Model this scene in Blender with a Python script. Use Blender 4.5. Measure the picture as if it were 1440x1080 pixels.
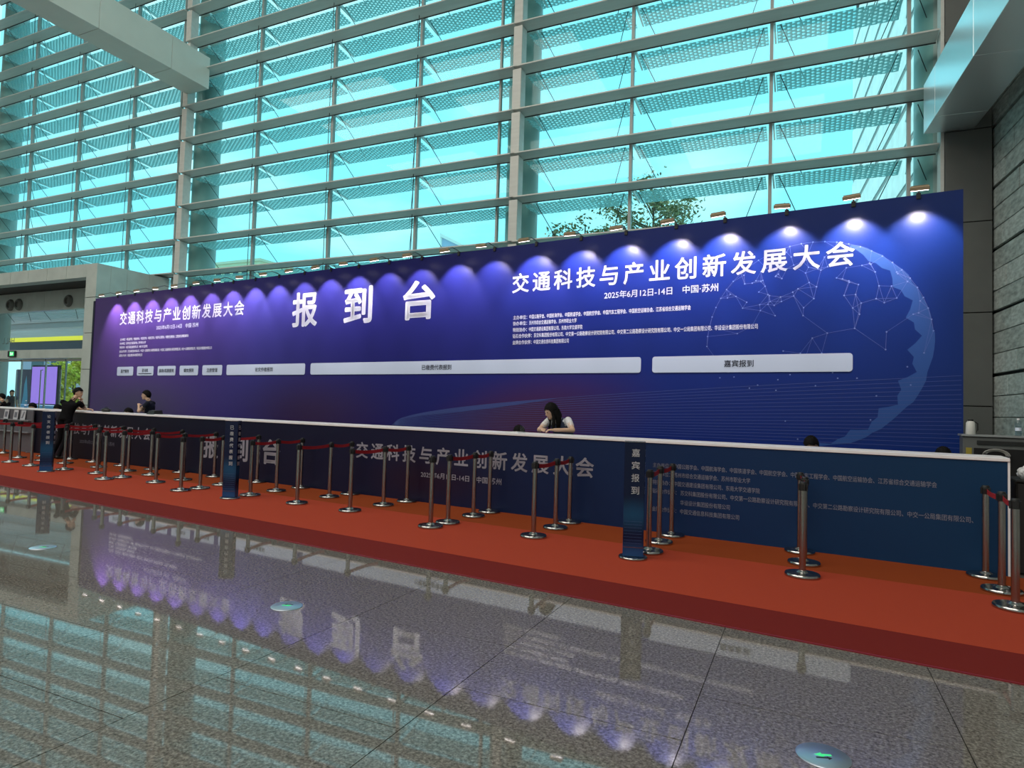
import bpy, bmesh, math, random
from mathutils import Vector, Matrix, kdtree
from math import sin, cos, pi, radians, sqrt, atan2, tan

random.seed(7)
for o in list(bpy.data.objects): bpy.data.objects.remove(o)
scene = bpy.context.scene
COL = scene.collection

# ------------------------------------------------------------------ camera
F_PX, YAW, PITCH, ROLL, CAM_H = 894.2, radians(24.75), radians(2.403), radians(1.694), 1.5
fw = Vector((-sin(YAW)*cos(PITCH), cos(YAW)*cos(PITCH), sin(PITCH)))
r0 = Vector((cos(YAW), sin(YAW), 0)); u0 = r0.cross(fw)
rt = r0*cos(ROLL) + u0*sin(ROLL); up = -r0*sin(ROLL) + u0*cos(ROLL)
cam = bpy.data.cameras.new('camera'); cam_o = bpy.data.objects.new('camera', cam); COL.objects.link(cam_o)
cam.sensor_fit = 'HORIZONTAL'; cam.sensor_width = 36; cam.lens = F_PX/1440*36
cam.clip_start = .05; cam.clip_end = 400
m = Matrix((rt, up, -fw)).transposed().to_4x4(); m.translation = (0, 0, CAM_H)
cam_o.matrix_world = m
scene.camera = cam_o

# ------------------------------------------------------------------ world, sun, added hall fill, exposure
scene.view_settings.view_transform = 'Standard'
scene.view_settings.look = 'None'
scene.view_settings.exposure = 0.0
scene.view_settings.gamma = 1.0
scene.view_settings.use_curve_mapping = False
SKY_STRENGTH = 1.40
SUN_STRENGTH = 3.0
FILL_WATTS = 1500
SPOT_WATTS = 320
w = bpy.data.worlds.new('sky'); scene.world = w; w.use_nodes = True
nt = w.node_tree; nt.nodes.clear()
out = nt.nodes.new('ShaderNodeOutputWorld'); bg = nt.nodes.new('ShaderNodeBackground')
tc = nt.nodes.new('ShaderNodeTexCoord'); mp = nt.nodes.new('ShaderNodeMapping'); mp.inputs['Scale'].default_value = (1.4, 1.4, 4.0)
nz = nt.nodes.new('ShaderNodeTexNoise'); nz.inputs['Scale'].default_value = 2.2; nz.inputs['Detail'].default_value = 7
rp = nt.nodes.new('ShaderNodeValToRGB')
rp.color_ramp.elements[0].position = .47; rp.color_ramp.elements[0].color = (.29, .80, .92, 1)
rp.color_ramp.elements[1].position = .72; rp.color_ramp.elements[1].color = (.62, .95, 1.0, 1)
nt.links.new(tc.outputs['Generated'], mp.inputs['Vector']); nt.links.new(mp.outputs[0], nz.inputs['Vector'])
nt.links.new(nz.outputs['Fac'], rp.inputs['Fac']); nt.links.new(rp.outputs[0], bg.inputs['Color'])
bg.inputs['Strength'].default_value = SKY_STRENGTH
nt.links.new(bg.outputs[0], out.inputs['Surface'])
sun = bpy.data.lights.new('sun', 'SUN'); sun.energy = SUN_STRENGTH; sun.angle = radians(1); sun.color = (1, .95, .85)
sun_o = bpy.data.objects.new('sun', sun); COL.objects.link(sun_o)
sun_o.rotation_euler = Vector((1, .10, -.9)).to_track_quat('-Z', 'Y').to_euler(); sun_o.location = (0, -30, 60)
FILL_SPOTS = [(-4, -2), (-17, -2), (-30, -2), (-4, -16), (-17, -16), (-30, -16)]  # places of the added fill panels, none in view
CEIL_Z = 23.0

# ------------------------------------------------------------------ helpers
PHI = -.11058
UU = Vector((cos(PHI), sin(PHI), 0)); VV = Vector((-sin(PHI), cos(PHI), 0))
def uvz(u, v, z=0): return UU*u + VV*v + Vector((0, 0, z))

class MB:
    def __init__(s): s.v = []; s.f = []; s.m = []; s.mi = 0
    def add(s, vs, fs):
        b = len(s.v); s.v += [tuple(x) for x in vs]
        for f in fs: s.f.append(tuple(b+i for i in f)); s.m.append(s.mi)
        return s
    def box(s, x0, x1, y0, y1, z0, z1):
        return s.add([(x0,y0,z0),(x1,y0,z0),(x1,y1,z0),(x0,y1,z0),(x0,y0,z1),(x1,y0,z1),(x1,y1,z1),(x0,y1,z1)],
                     [(0,3,2,1),(4,5,6,7),(0,1,5,4),(1,2,6,5),(2,3,7,6),(3,0,4,7)])
    def cbox(s, x0, x1, y0, y1, z0, z1, c=.005):
        # box with chamfered edges
        xs, ys, zs = (x0, x1), (y0, y1), (z0, z1); b = bmesh.new()
        bmesh.ops.create_cube(b, size=1)
        for v in b.verts: v.co = ((x0+x1)/2+v.co.x*(x1-x0), (y0+y1)/2+v.co.y*(y1-y0), (z0+z1)/2+v.co.z*(z1-z0))
        bmesh.ops.bevel(b, geom=b.edges[:], offset=c, segments=1, affect='EDGES')
        return s.bm(b)
    def bm(s, b):
        b.verts.ensure_lookup_table(); b.verts.index_update()
        s.add([v.co[:] for v in b.verts], [[v.index for v in f.verts] for f in b.faces]); b.free(); return s
    def lathe(s, prof, n=20, c=(0,0,0), cap=True):
        vs = []; fs = []
        for r, z in prof:
            for i in range(n):
                a = 2*pi*i/n; vs.append((c[0]+r*cos(a), c[1]+r*sin(a), c[2]+z))
        for k in range(len(prof)-1):
            for i in range(n):
                j = (i+1) % n; fs.append((k*n+i, k*n+j, (k+1)*n+j, (k+1)*n+i))
        if cap:
            fs.append(tuple(range(n-1, -1, -1))); fs.append(tuple((len(prof)-1)*n+i for i in range(n)))
        return s.add(vs, fs)
    def tube(s, pts, r, n=8, closed=False):
        pts = [Vector(p) for p in pts]; rs = r if isinstance(r, (list, tuple)) else [r]*len(pts)
        vs = []; fs = []; N = len(pts)
        for k, p in enumerate(pts):
            if closed: t = pts[(k+1) % N]-pts[k-1]
            else: t = (pts[min(k+1, N-1)]-pts[max(k-1, 0)])
            t = t.normalized(); a = Vector((0,0,1)) if abs(t.z) < .9 else Vector((1,0,0))
            e1 = t.cross(a).normalized(); e2 = t.cross(e1)
            for i in range(n):
                th = 2*pi*i/n; vs.append(p+(e1*cos(th)+e2*sin(th))*rs[k])
        for k in range(N if closed else N-1):
            k2 = (k+1) % N
            for i in range(n):
                j = (i+1) % n; fs.append((k*n+j, k*n+i, k2*n+i, k2*n+j))
        if not closed:
            fs.append(tuple(range(n))); fs.append(tuple((N-1)*n+i for i in range(n-1, -1, -1)))
        return s.add(vs, fs)
    def ell(s, c, r, nu=14, nv=9, rot=None):
        vs = []; fs = []
        for j in range(nv+1):
            ph = pi*j/nv
            for i in range(nu):
                th = 2*pi*i/nu
                p = Vector((r[0]*sin(ph)*cos(th), r[1]*sin(ph)*sin(th), r[2]*cos(ph)))
                if rot: p = rot @ p
                vs.append(Vector(c)+p)
        for j in range(nv):
            for i in range(nu):
                k = (i+1) % nu; fs.append((j*nu+i, (j+1)*nu+i, (j+1)*nu+k, j*nu+k))
        return s.add(vs, fs)
    def prism(s, pts, y0, y1):
        n = len(pts); vs = [(x, y0, z) for x, z in pts]+[(x, y1, z) for x, z in pts]
        fs = [tuple(range(n)), tuple(range(2*n-1, n-1, -1))]+[(i, n+i, n+(i+1) % n, (i+1) % n) for i in range(n)]
        return s.add(vs, fs)
    def mesh(s, name, mats=None, smooth=False):
        me = bpy.data.meshes.new(name); me.from_pydata(s.v, [], s.f); me.update()
        for mm in (mats if isinstance(mats, (list, tuple)) else [mats]):
            if mm: me.materials.append(mm)
        me.polygons.foreach_set('material_index', s.m)
        if smooth:
            me.polygons.foreach_set('use_smooth', [True]*len(me.polygons))
            try: me.set_sharp_from_angle(angle=radians(40))
            except Exception: pass
        return me

def link(name, data, parent=None, loc=(0,0,0), rz=0, rot=None):
    o = bpy.data.objects.new(name, data); COL.objects.link(o)
    o.location = loc; o.rotation_euler = rot if rot else (0, 0, rz)
    if parent: o.parent = parent
    return o
def tag(o, label=None, cat=None, group=None, kind=None):
    if label: o['label'] = label
    if cat: o['category'] = cat
    if group: o['group'] = group
    if kind: o['kind'] = kind
    return o
def thing(name, label, cat, loc=(0,0,0), rz=0, group=None):
    return tag(link(name, None, None, loc, rz), label, cat, group)
def struct(name, data=None, loc=(0,0,0), rz=0):
    return tag(link(name, data, None, loc, rz), kind='structure')
def part(name, mb, mat, parent, smooth=False, loc=(0,0,0), rz=0):
    return link(name, mb.mesh(name, mat, smooth) if isinstance(mb, MB) else mb, parent, loc, rz)
ORD = ['first','second','third','fourth','fifth','sixth','seventh','eighth','ninth','tenth','eleventh','twelfth','thirteenth','fourteenth','fifteenth','sixteenth','seventeenth','eighteenth','nineteenth','twentieth','twenty-first','twenty-second','twenty-third','twenty-fourth','twenty-fifth','twenty-sixth']

# ------------------------------------------------------------------ materials
def S(c):  # sRGB 0..255 -> linear
    return tuple(((x/255)/12.92 if x/255 <= .04045 else ((x/255+.055)/1.055)**2.4) for x in c)+(1,)
MATS = {}
def mat(name, col=(.5,.5,.5,1), rough=.5, metal=0, spec=.5, noise=0, nscale=8, bump=0, trans=0, emit=None, estr=1, ior=1.45, coat=0, streak=None):
    if name in MATS: return MATS[name]
    mm = bpy.data.materials.new(name); mm.use_nodes = True; MATS[name] = mm
    nt = mm.node_tree; b = nt.nodes['Principled BSDF']
    if len(col) == 3: col = tuple(col)+(1,)
    b.inputs['Base Color'].default_value = col; b.inputs['Roughness'].default_value = rough
    b.inputs['Metallic'].default_value = metal; b.inputs['Specular IOR Level'].default_value = spec; b.inputs['IOR'].default_value = ior
    b.inputs['Coat Weight'].default_value = coat
    if trans: b.inputs['Transmission Weight'].default_value = trans
    if emit:
        b.inputs['Emission Color'].default_value = emit if len(emit) == 4 else tuple(emit)+(1,); b.inputs['Emission Strength'].default_value = estr
    if noise or bump:
        g = nt.nodes.new('ShaderNodeNewGeometry'); mp = nt.nodes.new('ShaderNodeMapping')
        if streak: mp.inputs['Scale'].default_value = streak
        n = nt.nodes.new('ShaderNodeTexNoise'); n.inputs['Scale'].default_value = nscale; n.inputs['Detail'].default_value = 5
        nt.links.new(g.outputs['Position'], mp.inputs['Vector']); nt.links.new(mp.outputs[0], n.inputs['Vector'])
        if noise:
            r = nt.nodes.new('ShaderNodeValToRGB'); r.color_ramp.elements[0].position = .3; r.color_ramp.elements[1].position = .7
            r.color_ramp.elements[0].color = tuple(max(0, x*(1-noise)) for x in col[:3])+(1,)
            r.color_ramp.elements[1].color = tuple(min(1, x*(1+noise)) for x in col[:3])+(1,)
            nt.links.new(n.outputs['Fac'], r.inputs['Fac']); nt.links.new(r.outputs[0], b.inputs['Base Color'])
        if bump:
            bp = nt.nodes.new('ShaderNodeBump'); bp.inputs['Strength'].default_value = bump; bp.inputs['Distance'].default_value = .01
            nt.links.new(n.outputs['Fac'], bp.inputs['Height']); nt.links.new(bp.outputs[0], b.inputs['Normal'])
    return mm

def granite_mat():
    mm = bpy.data.materials.new('granite'); mm.use_nodes = True; MATS['granite'] = mm
    nt = mm.node_tree; L = nt.links; b = nt.nodes['Principled BSDF']
    g = nt.nodes.new('ShaderNodeNewGeometry')
    n1 = nt.nodes.new('ShaderNodeTexNoise'); n1.inputs['Scale'].default_value = 55; n1.inputs['Detail'].default_value = 6; n1.inputs['Roughness'].default_value = .75
    n2 = nt.nodes.new('ShaderNodeTexVoronoi'); n2.inputs['Scale'].default_value = 70
    n3 = nt.nodes.new('ShaderNodeTexNoise'); n3.inputs['Scale'].default_value = .6; n3.inputs['Detail'].default_value = 3
    for n in (n1, n2, n3): L.new(g.outputs['Position'], n.inputs['Vector'])
    r = nt.nodes.new('ShaderNodeValToRGB'); e = r.color_ramp.elements
    e[0].position = .32; e[0].color = (.035,.032,.029,1); e[1].position = .70; e[1].color = (.30,.285,.26,1)
    x = e.new(.5); x.color = (.135,.125,.115,1)
    L.new(n1.outputs['Fac'], r.inputs['Fac'])
    r2 = nt.nodes.new('ShaderNodeValToRGB'); r2.color_ramp.elements[0].position = .0; r2.color_ramp.elements[0].color = (.55,.53,.5,1); r2.color_ramp.elements[1].position = .55; r2.color_ramp.elements[1].color = (1.15,1.13,1.1,1)
    L.new(n2.outputs['Distance'], r2.inputs['Fac'])
    mx = nt.nodes.new('ShaderNodeMix'); mx.data_type = 'RGBA'; mx.blend_type = 'MULTIPLY'; mx.inputs[0].default_value = .8
    L.new(r.outputs[0], mx.inputs[6]); L.new(r2.outputs[0], mx.inputs[7])
    mx2 = nt.nodes.new('ShaderNodeMix'); mx2.data_type = 'RGBA'; mx2.blend_type = 'MULTIPLY'; mx2.inputs[0].default_value = .5
    r3 = nt.nodes.new('ShaderNodeValToRGB'); r3.color_ramp.elements[0].color = (.75,.75,.75,1); r3.color_ramp.elements[1].color = (1.2,1.18,1.12,1)
    L.new(n3.outputs['Fac'], r3.inputs['Fac']); L.new(mx.outputs[2], mx2.inputs[6]); L.new(r3.outputs[0], mx2.inputs[7])
    L.new(mx2.outputs[2], b.inputs['Base Color'])
    b.inputs['IOR'].default_value = 1.62
    rr = nt.nodes.new('ShaderNodeMapRange'); rr.inputs[1].default_value = .35; rr.inputs[2].default_value = .68; rr.inputs[3].default_value = .045; rr.inputs[4].default_value = .015
    L.new(n1.outputs['Fac'], rr.inputs[0]); L.new(rr.outputs[0], b.inputs['Roughness'])
    rs = nt.nodes.new('ShaderNodeMapRange'); rs.inputs[1].default_value = .38; rs.inputs[2].default_value = .60; rs.inputs[3].default_value = .15; rs.inputs[4].default_value = .74
    L.new(n1.outputs['Fac'], rs.inputs[0]); L.new(rs.outputs[0], b.inputs['Specular IOR Level'])
    return mm
GRANITE = granite_mat()

def glass_mat(name, tint, refl=.012, rough=0):
    mm = bpy.data.materials.new(name); mm.use_nodes = True; MATS[name] = mm
    nt = mm.node_tree; nt.nodes.clear(); L = nt.links
    o = nt.nodes.new('ShaderNodeOutputMaterial'); t = nt.nodes.new('ShaderNodeBsdfTransparent'); t.inputs[0].default_value = tuple(tint)+(1,)
    gl = nt.nodes.new('ShaderNodeBsdfGlossy'); gl.inputs['Roughness'].default_value = rough
    lw = nt.nodes.new('ShaderNodeLayerWeight'); lw.inputs[0].default_value = .5
    pw = nt.nodes.new('ShaderNodeMath'); pw.operation = 'POWER'; pw.inputs[1].default_value = 4
    ml = nt.nodes.new('ShaderNodeMath'); ml.operation = 'MULTIPLY_ADD'; ml.inputs[1].default_value = .5; ml.inputs[2].default_value = refl
    mx = nt.nodes.new('ShaderNodeMixShader')
    L.new(lw.outputs['Facing'], pw.inputs[0]); L.new(pw.outputs[0], ml.inputs[0]); L.new(ml.outputs[0], mx.inputs[0])
    L.new(t.outputs[0], mx.inputs[1]); L.new(gl.outputs[0], mx.inputs[2]); L.new(mx.outputs[0], o.inputs['Surface'])
    return mm
GLASS = glass_mat('facade_glass', (.83, .985, .985))
GLASS2 = glass_mat('clear_glass', (.95, .985, .98))

def louver_mat():
    mm = bpy.data.materials.new('perforated_louver'); mm.use_nodes = True; MATS['louver'] = mm
    nt = mm.node_tree; nt.nodes.clear(); L = nt.links
    o = nt.nodes.new('ShaderNodeOutputMaterial')
    tr = nt.nodes.new('ShaderNodeBsdfTransparent'); tr.inputs[0].default_value = (.92, 1, 1, 1)
    d = nt.nodes.new('ShaderNodeBsdfDiffuse'); d.inputs[0].default_value = (.30, .40, .41, 1)
    tl = nt.nodes.new('ShaderNodeBsdfTranslucent'); tl.inputs[0].default_value = (.22, .34, .35, 1)
    ad = nt.nodes.new('ShaderNodeAddShader'); L.new(d.outputs[0], ad.inputs[0]); L.new(tl.outputs[0], ad.inputs[1])
    tc = nt.nodes.new('ShaderNodeTexCoord'); sp = nt.nodes.new('ShaderNodeSeparateXYZ'); L.new(tc.outputs['Object'], sp.inputs[0])
    def M(op, a, b=None):
        n = nt.nodes.new('ShaderNodeMath'); n.operation = op
        for i, x in enumerate((a, b)):
            if x is None: continue
            if hasattr(x, 'links') or hasattr(x, 'is_output'): L.new(x, n.inputs[i])
            else: n.inputs[i].default_value = x
        return n.outputs[0]
    k = 2*pi/.115
    X, Y = sp.outputs['X'], sp.outputs['Y']
    a = M('SINE', M('MULTIPLY', X, k)); 
    b1 = M('SINE', M('MULTIPLY', M('ADD', M('MULTIPLY', X, -.5), M('MULTIPLY', Y, .866)), k))
    c1 = M('SINE', M('MULTIPLY', M('ADD', M('MULTIPLY', X, -.5), M('MULTIPLY', Y, -.866)), k))
    s3 = M('ADD', M('ADD', a, b1), c1)
    hole = M('GREATER_THAN', s3, .35)
    fac = M('ADD', M('MULTIPLY', hole, .62), .16)
    mx = nt.nodes.new('ShaderNodeMixShader'); L.new(fac, mx.inputs[0]); L.new(ad.outputs[0], mx.inputs[1]); L.new(tr.outputs[0], mx.inputs[2])
    L.new(mx.outputs[0], o.inputs['Surface'])
    return mm
LOUVER = louver_mat()

def print_mat(name, stops, red=None, rough=.34, zdark=None):
    """printed vinyl: colour stops along local x (metres) with optional red zone"""
    mm = bpy.data.materials.new(name); mm.use_nodes = True; MATS[name] = mm
    nt = mm.node_tree; L = nt.links; b = nt.nodes['Principled BSDF']
    tc = nt.nodes.new('ShaderNodeTexCoord'); sp = nt.nodes.new('ShaderNodeSeparateXYZ'); L.new(tc.outputs['Object'], sp.inputs[0])
    mr = nt.nodes.new('ShaderNodeMapRange'); x0, x1 = stops[0][0], stops[-1][0]
    mr.inputs[1].default_value = x0; mr.inputs[2].default_value = x1; L.new(sp.outputs['X'], mr.inputs[0])
    r = nt.nodes.new('ShaderNodeValToRGB'); e = r.color_ramp.elements
    e[0].position = 0; e[0].color = tuple(stops[0][1])+(1,); e[1].position = 1; e[1].color = tuple(stops[-1][1])+(1,)
    for x, c in stops[1:-1]:
        k = e.new((x-x0)/(x1-x0)); k.color = tuple(c)+(1,)
    L.new(mr.outputs[0], r.inputs['Fac']); cur = r.outputs[0]
    for (cx, cz, rx, rz, slant, c) in (red or []):
        # soft ellipse of colour: print tone, on the backdrop also painted glare
        def M(op, a, bb=None, cc=None):
            n = nt.nodes.new('ShaderNodeMath'); n.operation = op
            for i, x in enumerate((a, bb, cc)):
                if x is None: continue
                if isinstance(x, (int, float)): n.inputs[i].default_value = x
                else: L.new(x, n.inputs[i])
            return n.outputs[0]
        dx = M('DIVIDE', M('SUBTRACT', M('SUBTRACT', sp.outputs['X'], cx), M('MULTIPLY', M('SUBTRACT', sp.outputs['Z'], cz), slant)), rx)
        dz = M('DIVIDE', M('SUBTRACT', sp.outputs['Z'], cz), rz)
        rr = M('SQRT', M('ADD', M('MULTIPLY', dx, dx), M('MULTIPLY', dz, dz)))
        m2 = nt.nodes.new('ShaderNodeMapRange'); m2.interpolation_type = 'SMOOTHSTEP'
        m2.inputs[1].default_value = 0; m2.inputs[2].default_value = 1; m2.inputs[3].default_value = 1; m2.inputs[4].default_value = 0
        L.new(rr, m2.inputs[0])
        mx = nt.nodes.new('ShaderNodeMix'); mx.data_type = 'RGBA'; L.new(m2.outputs[0], mx.inputs[0]); L.new(cur, mx.inputs[6]); mx.inputs[7].default_value = tuple(c)+(1,)
        cur = mx.outputs[2]
    L.new(cur, b.inputs['Base Color'])
    b.inputs['Roughness'].default_value = rough; b.inputs['Specular IOR Level'].default_value = .25
    return mm

ALU = mat('painted_aluminium', (.60,.61,.58), .45, .0, .5, noise=.06, nscale=3, streak=(.3,3,3))
ALU_D = mat('dark_aluminium', (.20,.21,.20), .45, .0)
STEEL_W = mat('white_steel', (.75,.78,.78), .4)
ROD = mat('black_rod', (.03,.035,.035), .5)
CHROME = mat('brushed_steel', (.36,.345,.33), .24, 1.0)
CHROME_D = mat('polished_base_steel', (.42,.41,.40), .16, 1.0)
BLACK = mat('black_plastic', (.012,.012,.013), .45)
BELT = mat('red_belt', S((150,24,34)), .75, noise=.12, nscale=90)
CLAD = mat('portal_metal', (.56,.61,.58), .38, .25, .5, noise=.07, nscale=2)
CLAD_D = mat('grey_cladding', (.115,.12,.115), .42, .0, noise=.06, nscale=2)
WHITE = mat('white_laminate', (.80,.78,.80), .4)
LETTER = mat('white_print', (.52,.55,.64), .55)
LETTER2 = mat('dim_white_print', (.45,.46,.55), .55)
DARKTXT = mat('navy_print', (.012,.014,.03), .5)
LABEL_W = mat('pale_label_print', (.37,.43,.54), .4)

# ------------------------------------------------------------------ lettering
_fc = bpy.data.curves.new('type', 'FONT')
_fo = bpy.data.objects.new('type', _fc)
COL.objects.link(_fo)
_cache = {}
def glyphs(s, bold):
    """-> (verts, faces, bbox) of a text in its own plane, size 1"""
    key = (s, bold)
    if key in _cache: return _cache[key]
    if bold > .005:
        # heavier weight: the stroke is struck several times, shifted a little
        vs0, fs0, bb = glyphs(s, 0); vs = []; fs = []
        steps = [(cos(pi/4*k)*bold, sin(pi/4*k)*bold) for k in range(0, 8, 1 if len(s) < 3 else 2)]
        for dx, dy in steps:
            b0 = len(vs); vs += [(v[0]+dx, v[1]+dy, 0) for v in vs0]; fs += [tuple(i+b0 for i in f) for f in fs0]
        _cache[key] = (vs, fs, (bb[0]-bold, bb[1]+bold, bb[2]-bold, bb[3]+bold))
        return _cache[key]
    _fc.body = s; _fc.size = 1; _fc.offset = 0; _fc.extrude = 0; _fc.resolution_u = 3
    bpy.context.view_layer.update()
    dg = bpy.context.evaluated_depsgraph_get()
    me = bpy.data.meshes.new_from_object(_fo.evaluated_get(dg))
    vs = [v.co[:] for v in me.vertices]; fs = [tuple(p.vertices) for p in me.polygons]
    bpy.data.meshes.remove(me)
    xs = [v[0] for v in vs] or [0, 1]; ys = [v[1] for v in vs] or [0, 1]
    _cache[key] = (vs, fs, (min(xs), max(xs), min(ys), max(ys)))
    return _cache[key]
def text_mb(s, x0, x1, z0, z1, bold=0.0, mirror=False):
    vs, fs, (a, b, c, d) = glyphs(s, bold)
    sx = (x1-x0)/max(b-a, 1e-6); sz = (z1-z0)/max(d-c, 1e-6)
    M_ = MB()
    pts = [((x0+(v[0]-a)*sx), 0, z0+(v[1]-c)*sz) for v in vs]
    if mirror: pts = [(x0+x1-p[0], 0, p[2]) for p in pts]
    # thin printed film with its own thickness
    n = len(pts)
    M_.add(pts, fs)
    return M_
def spaced_mb(s, x0, x1, z0, z1, bold=0.0, vertical=False):
    """characters set one by one, evenly spread between the ends"""
    M_ = MB(); n = len(s); ch = (x1-x0) if vertical else (z1-z0)
    ref = glyphs('国', bold)[2]; em_w = ref[1]-ref[0]; em_h = ref[3]-ref[2]
    for i, c in enumerate(s):
        if c in ' \u3000': continue
        vs, fs, _ = glyphs(c, bold)
        if vertical:
            sx = (x1-x0)/em_w; pitch = ((z1-z0)-ch)/(n-1) if n > 1 else 0
            ox = x0; oz = z1-ch-i*pitch; sz = ch/em_h
        else:
            sz = (z1-z0)/em_h; sx = sz; pitch = ((x1-x0)-ch*em_w/em_h)/(n-1) if n > 1 else 0
            ox = x0+i*pitch; oz = z0
        M_.add([(ox+(v[0]-ref[0])*sx, 0, oz+(v[1]-ref[2])*sz) for v in vs], fs)
    return M_
EOF_MARK = 0

# ================================================================== SETTING
YG = 17.1
# ---- floor: granite tiles as pieces where the photo can tell them apart, plain fields beyond
floor = struct('floor', MB().box(-70, 8, -30, 19, -.30, -.02).mesh('floor', mat('joint_mortar', (.02,.02,.02), .8)))
TS = 1.2
TX0, TX1, TY0, TY1 = -22.1, 4.3, .0, 9.6       # tiled zone
tile_me = MB().box(-TS/2+.0025, TS/2-.0025, -TS/2+.0025, TS/2-.0025, -.02, 0).mesh('tile', GRANITE)
nx = int(round((TX1-TX0)/TS))
offs = {0: .0}
for i in range(nx):
    xc = TX0 + TS*(i+.5)
    # joints step from column to column as in the photo (about 0.52 m per column)
    jy = (2.03 + .525*((xc+3.5)/TS)) % TS
    y = TY0 + jy - TS + TS/2
    while y < TY1 + TS:
        # skip tiles wholly covered by carpet, counter and backdrop
        v = Vector((xc, y, 0)).dot(VV)
        if y-TS/2 > -1.3 and v < 5.7:
            link('tile', tile_me, floor, (xc, y, 0))
        y += TS
fm = MB()
fm.box(-70, TX0-.003, -30, 19, -.02, 0); fm.box(TX1+.003, 8, -30, 19, -.02, 0); fm.box(TX0, TX1, -30, -1.9, -.02, 0)
fm.box(TX0, TX1, 9.7, 19, -.02, 0)
part('floor_field', fm, GRANITE, floor)
part('underlay_field', MB().add([uvz(-21, 4.9, -.001), uvz(3.6, 4.9, -.001), uvz(3.6, 13, -.001), uvz(-21, 13, -.001)], [(0,1,2,3)]), GRANITE, floor)

# ---- ceiling and the walls behind the camera
CEILM = mat('ceiling_panel', (.62,.62,.60), .7, noise=.03)
struct('ceiling', MB().box(-62, 8, -30, YG+1.2, CEIL_Z, CEIL_Z+.4).mesh('ceiling', CEILM))
WALLM = mat('plaster_wall', (.50,.49,.46), .75, noise=.05, nscale=1.5)
struct('wall_back', MB().box(-62, 8, -30.3, -30, 0, CEIL_Z).mesh('wall_back', WALLM))
struct('wall_left', MB().box(-62.3, -62, -30, 12, 0, CEIL_Z).mesh('wall_left', WALLM))

# ---- right wall: stone courses, running on outside as the wing of the building
WA = radians(4.75)
WROT = WA            # local +y runs along the wall, away from the hall
wall_r = struct('wall_right', MB().box(.06, .5, -40, 18.5, 0, CEIL_Z).mesh('wall_right', mat('stone_joint', (.012,.013,.013), .9)), (3.65, 16.9, 0), WROT)
STONE = mat('split_stone', (.36,.40,.38), .8, noise=.35, nscale=5, bump=.6, streak=(1,1,2.6))
STONE2 = mat('split_stone_pale', (.43,.47,.45), .8, noise=.3, nscale=7, bump=.6, streak=(1,1,2.6))
WING_DAYLIT = mat('wing_stone_daylit', (.58,.72,.76), .8, noise=.1, nscale=2)  # wall stone continued outside, with daylight put into its paler colour
zs = []
z = 2.56 - 1.35*2
gi = 0
while z < CEIL_Z:
    for k in range(3):
        zs.append((z + (.035 if k == 0 else .008) + k*.45, z + (k+1)*.45 - (.035 if k == 2 else .008)))
    z += 1.35
slab_cache = {}
def slab_mesh(h, ln, mm):
    key = (round(h,3), round(ln,2), mm.name)
    if key not in slab_cache: slab_cache[key] = MB().cbox(0, .07, 0, ln, 0, h, .006).mesh('slab', mm)
    return slab_cache[key]
ci = 0
for (z0, z1) in zs:
    z0 = max(z0, .0)
    if z1 < .1 or z1 > CEIL_Z: continue
    ci += 1
    if z1 < 13.5:
        off = (ci*0.47) % 1.2
        y = -5.4 - off
        while y < -.05:
            ya = y; yb = min(y+1.19, -.01)
            if yb-ya > .12:
                link('slab', slab_mesh(z1-z0, yb-ya, STONE if random.random() < .6 else STONE2), wall_r, (-random.uniform(0, .012), ya, z0))
            y += 1.2
        link('slab', slab_mesh(z1-z0, 34, STONE), wall_r, (0, -40.6-off, z0))
    else:
        link('slab', slab_mesh(z1-z0, 39, STONE), wall_r, (0, -39.2, z0))
part('wing_core', MB().box(-.03, .06, .35, 18.5, 0, 21), mat('wing_groove', (.20,.25,.26), .8), wall_r)
zz = 2.56-1.35
while zz < 21:
    link('wing_slab', slab_mesh(1.12, 18.2, WING_DAYLIT), wall_r, (-.06, .35, zz+.115))
    zz += 1.35
# cladding of the end column between backdrop and stone wall
endcol = thing('clad_column', 'dark grey panelled column between the blue backdrop and the stone wall', 'column', (3.2, 16.9, 0))
for (a, b) in [(0, 1.89), (1.89, 3.91), (3.91, 5.9), (5.9, 7.95), (7.95, 10), (10, 12), (12, 14), (14, 16), (16, 18), (18, 20)]:
    part('cladding_panel', MB().cbox(-.42, .43, -.35, .1, a+.010, b-.010, .004), CLAD_D, endcol)
part('jamb', MB().box(-.50, -.43, -.30, .1, 0, 20), ALU, endcol)
part('core', MB().box(-.40, .41, -.32, .08, 0, 20), mat('shadow_gap', (.01,.01,.01), .9), endcol)

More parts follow.
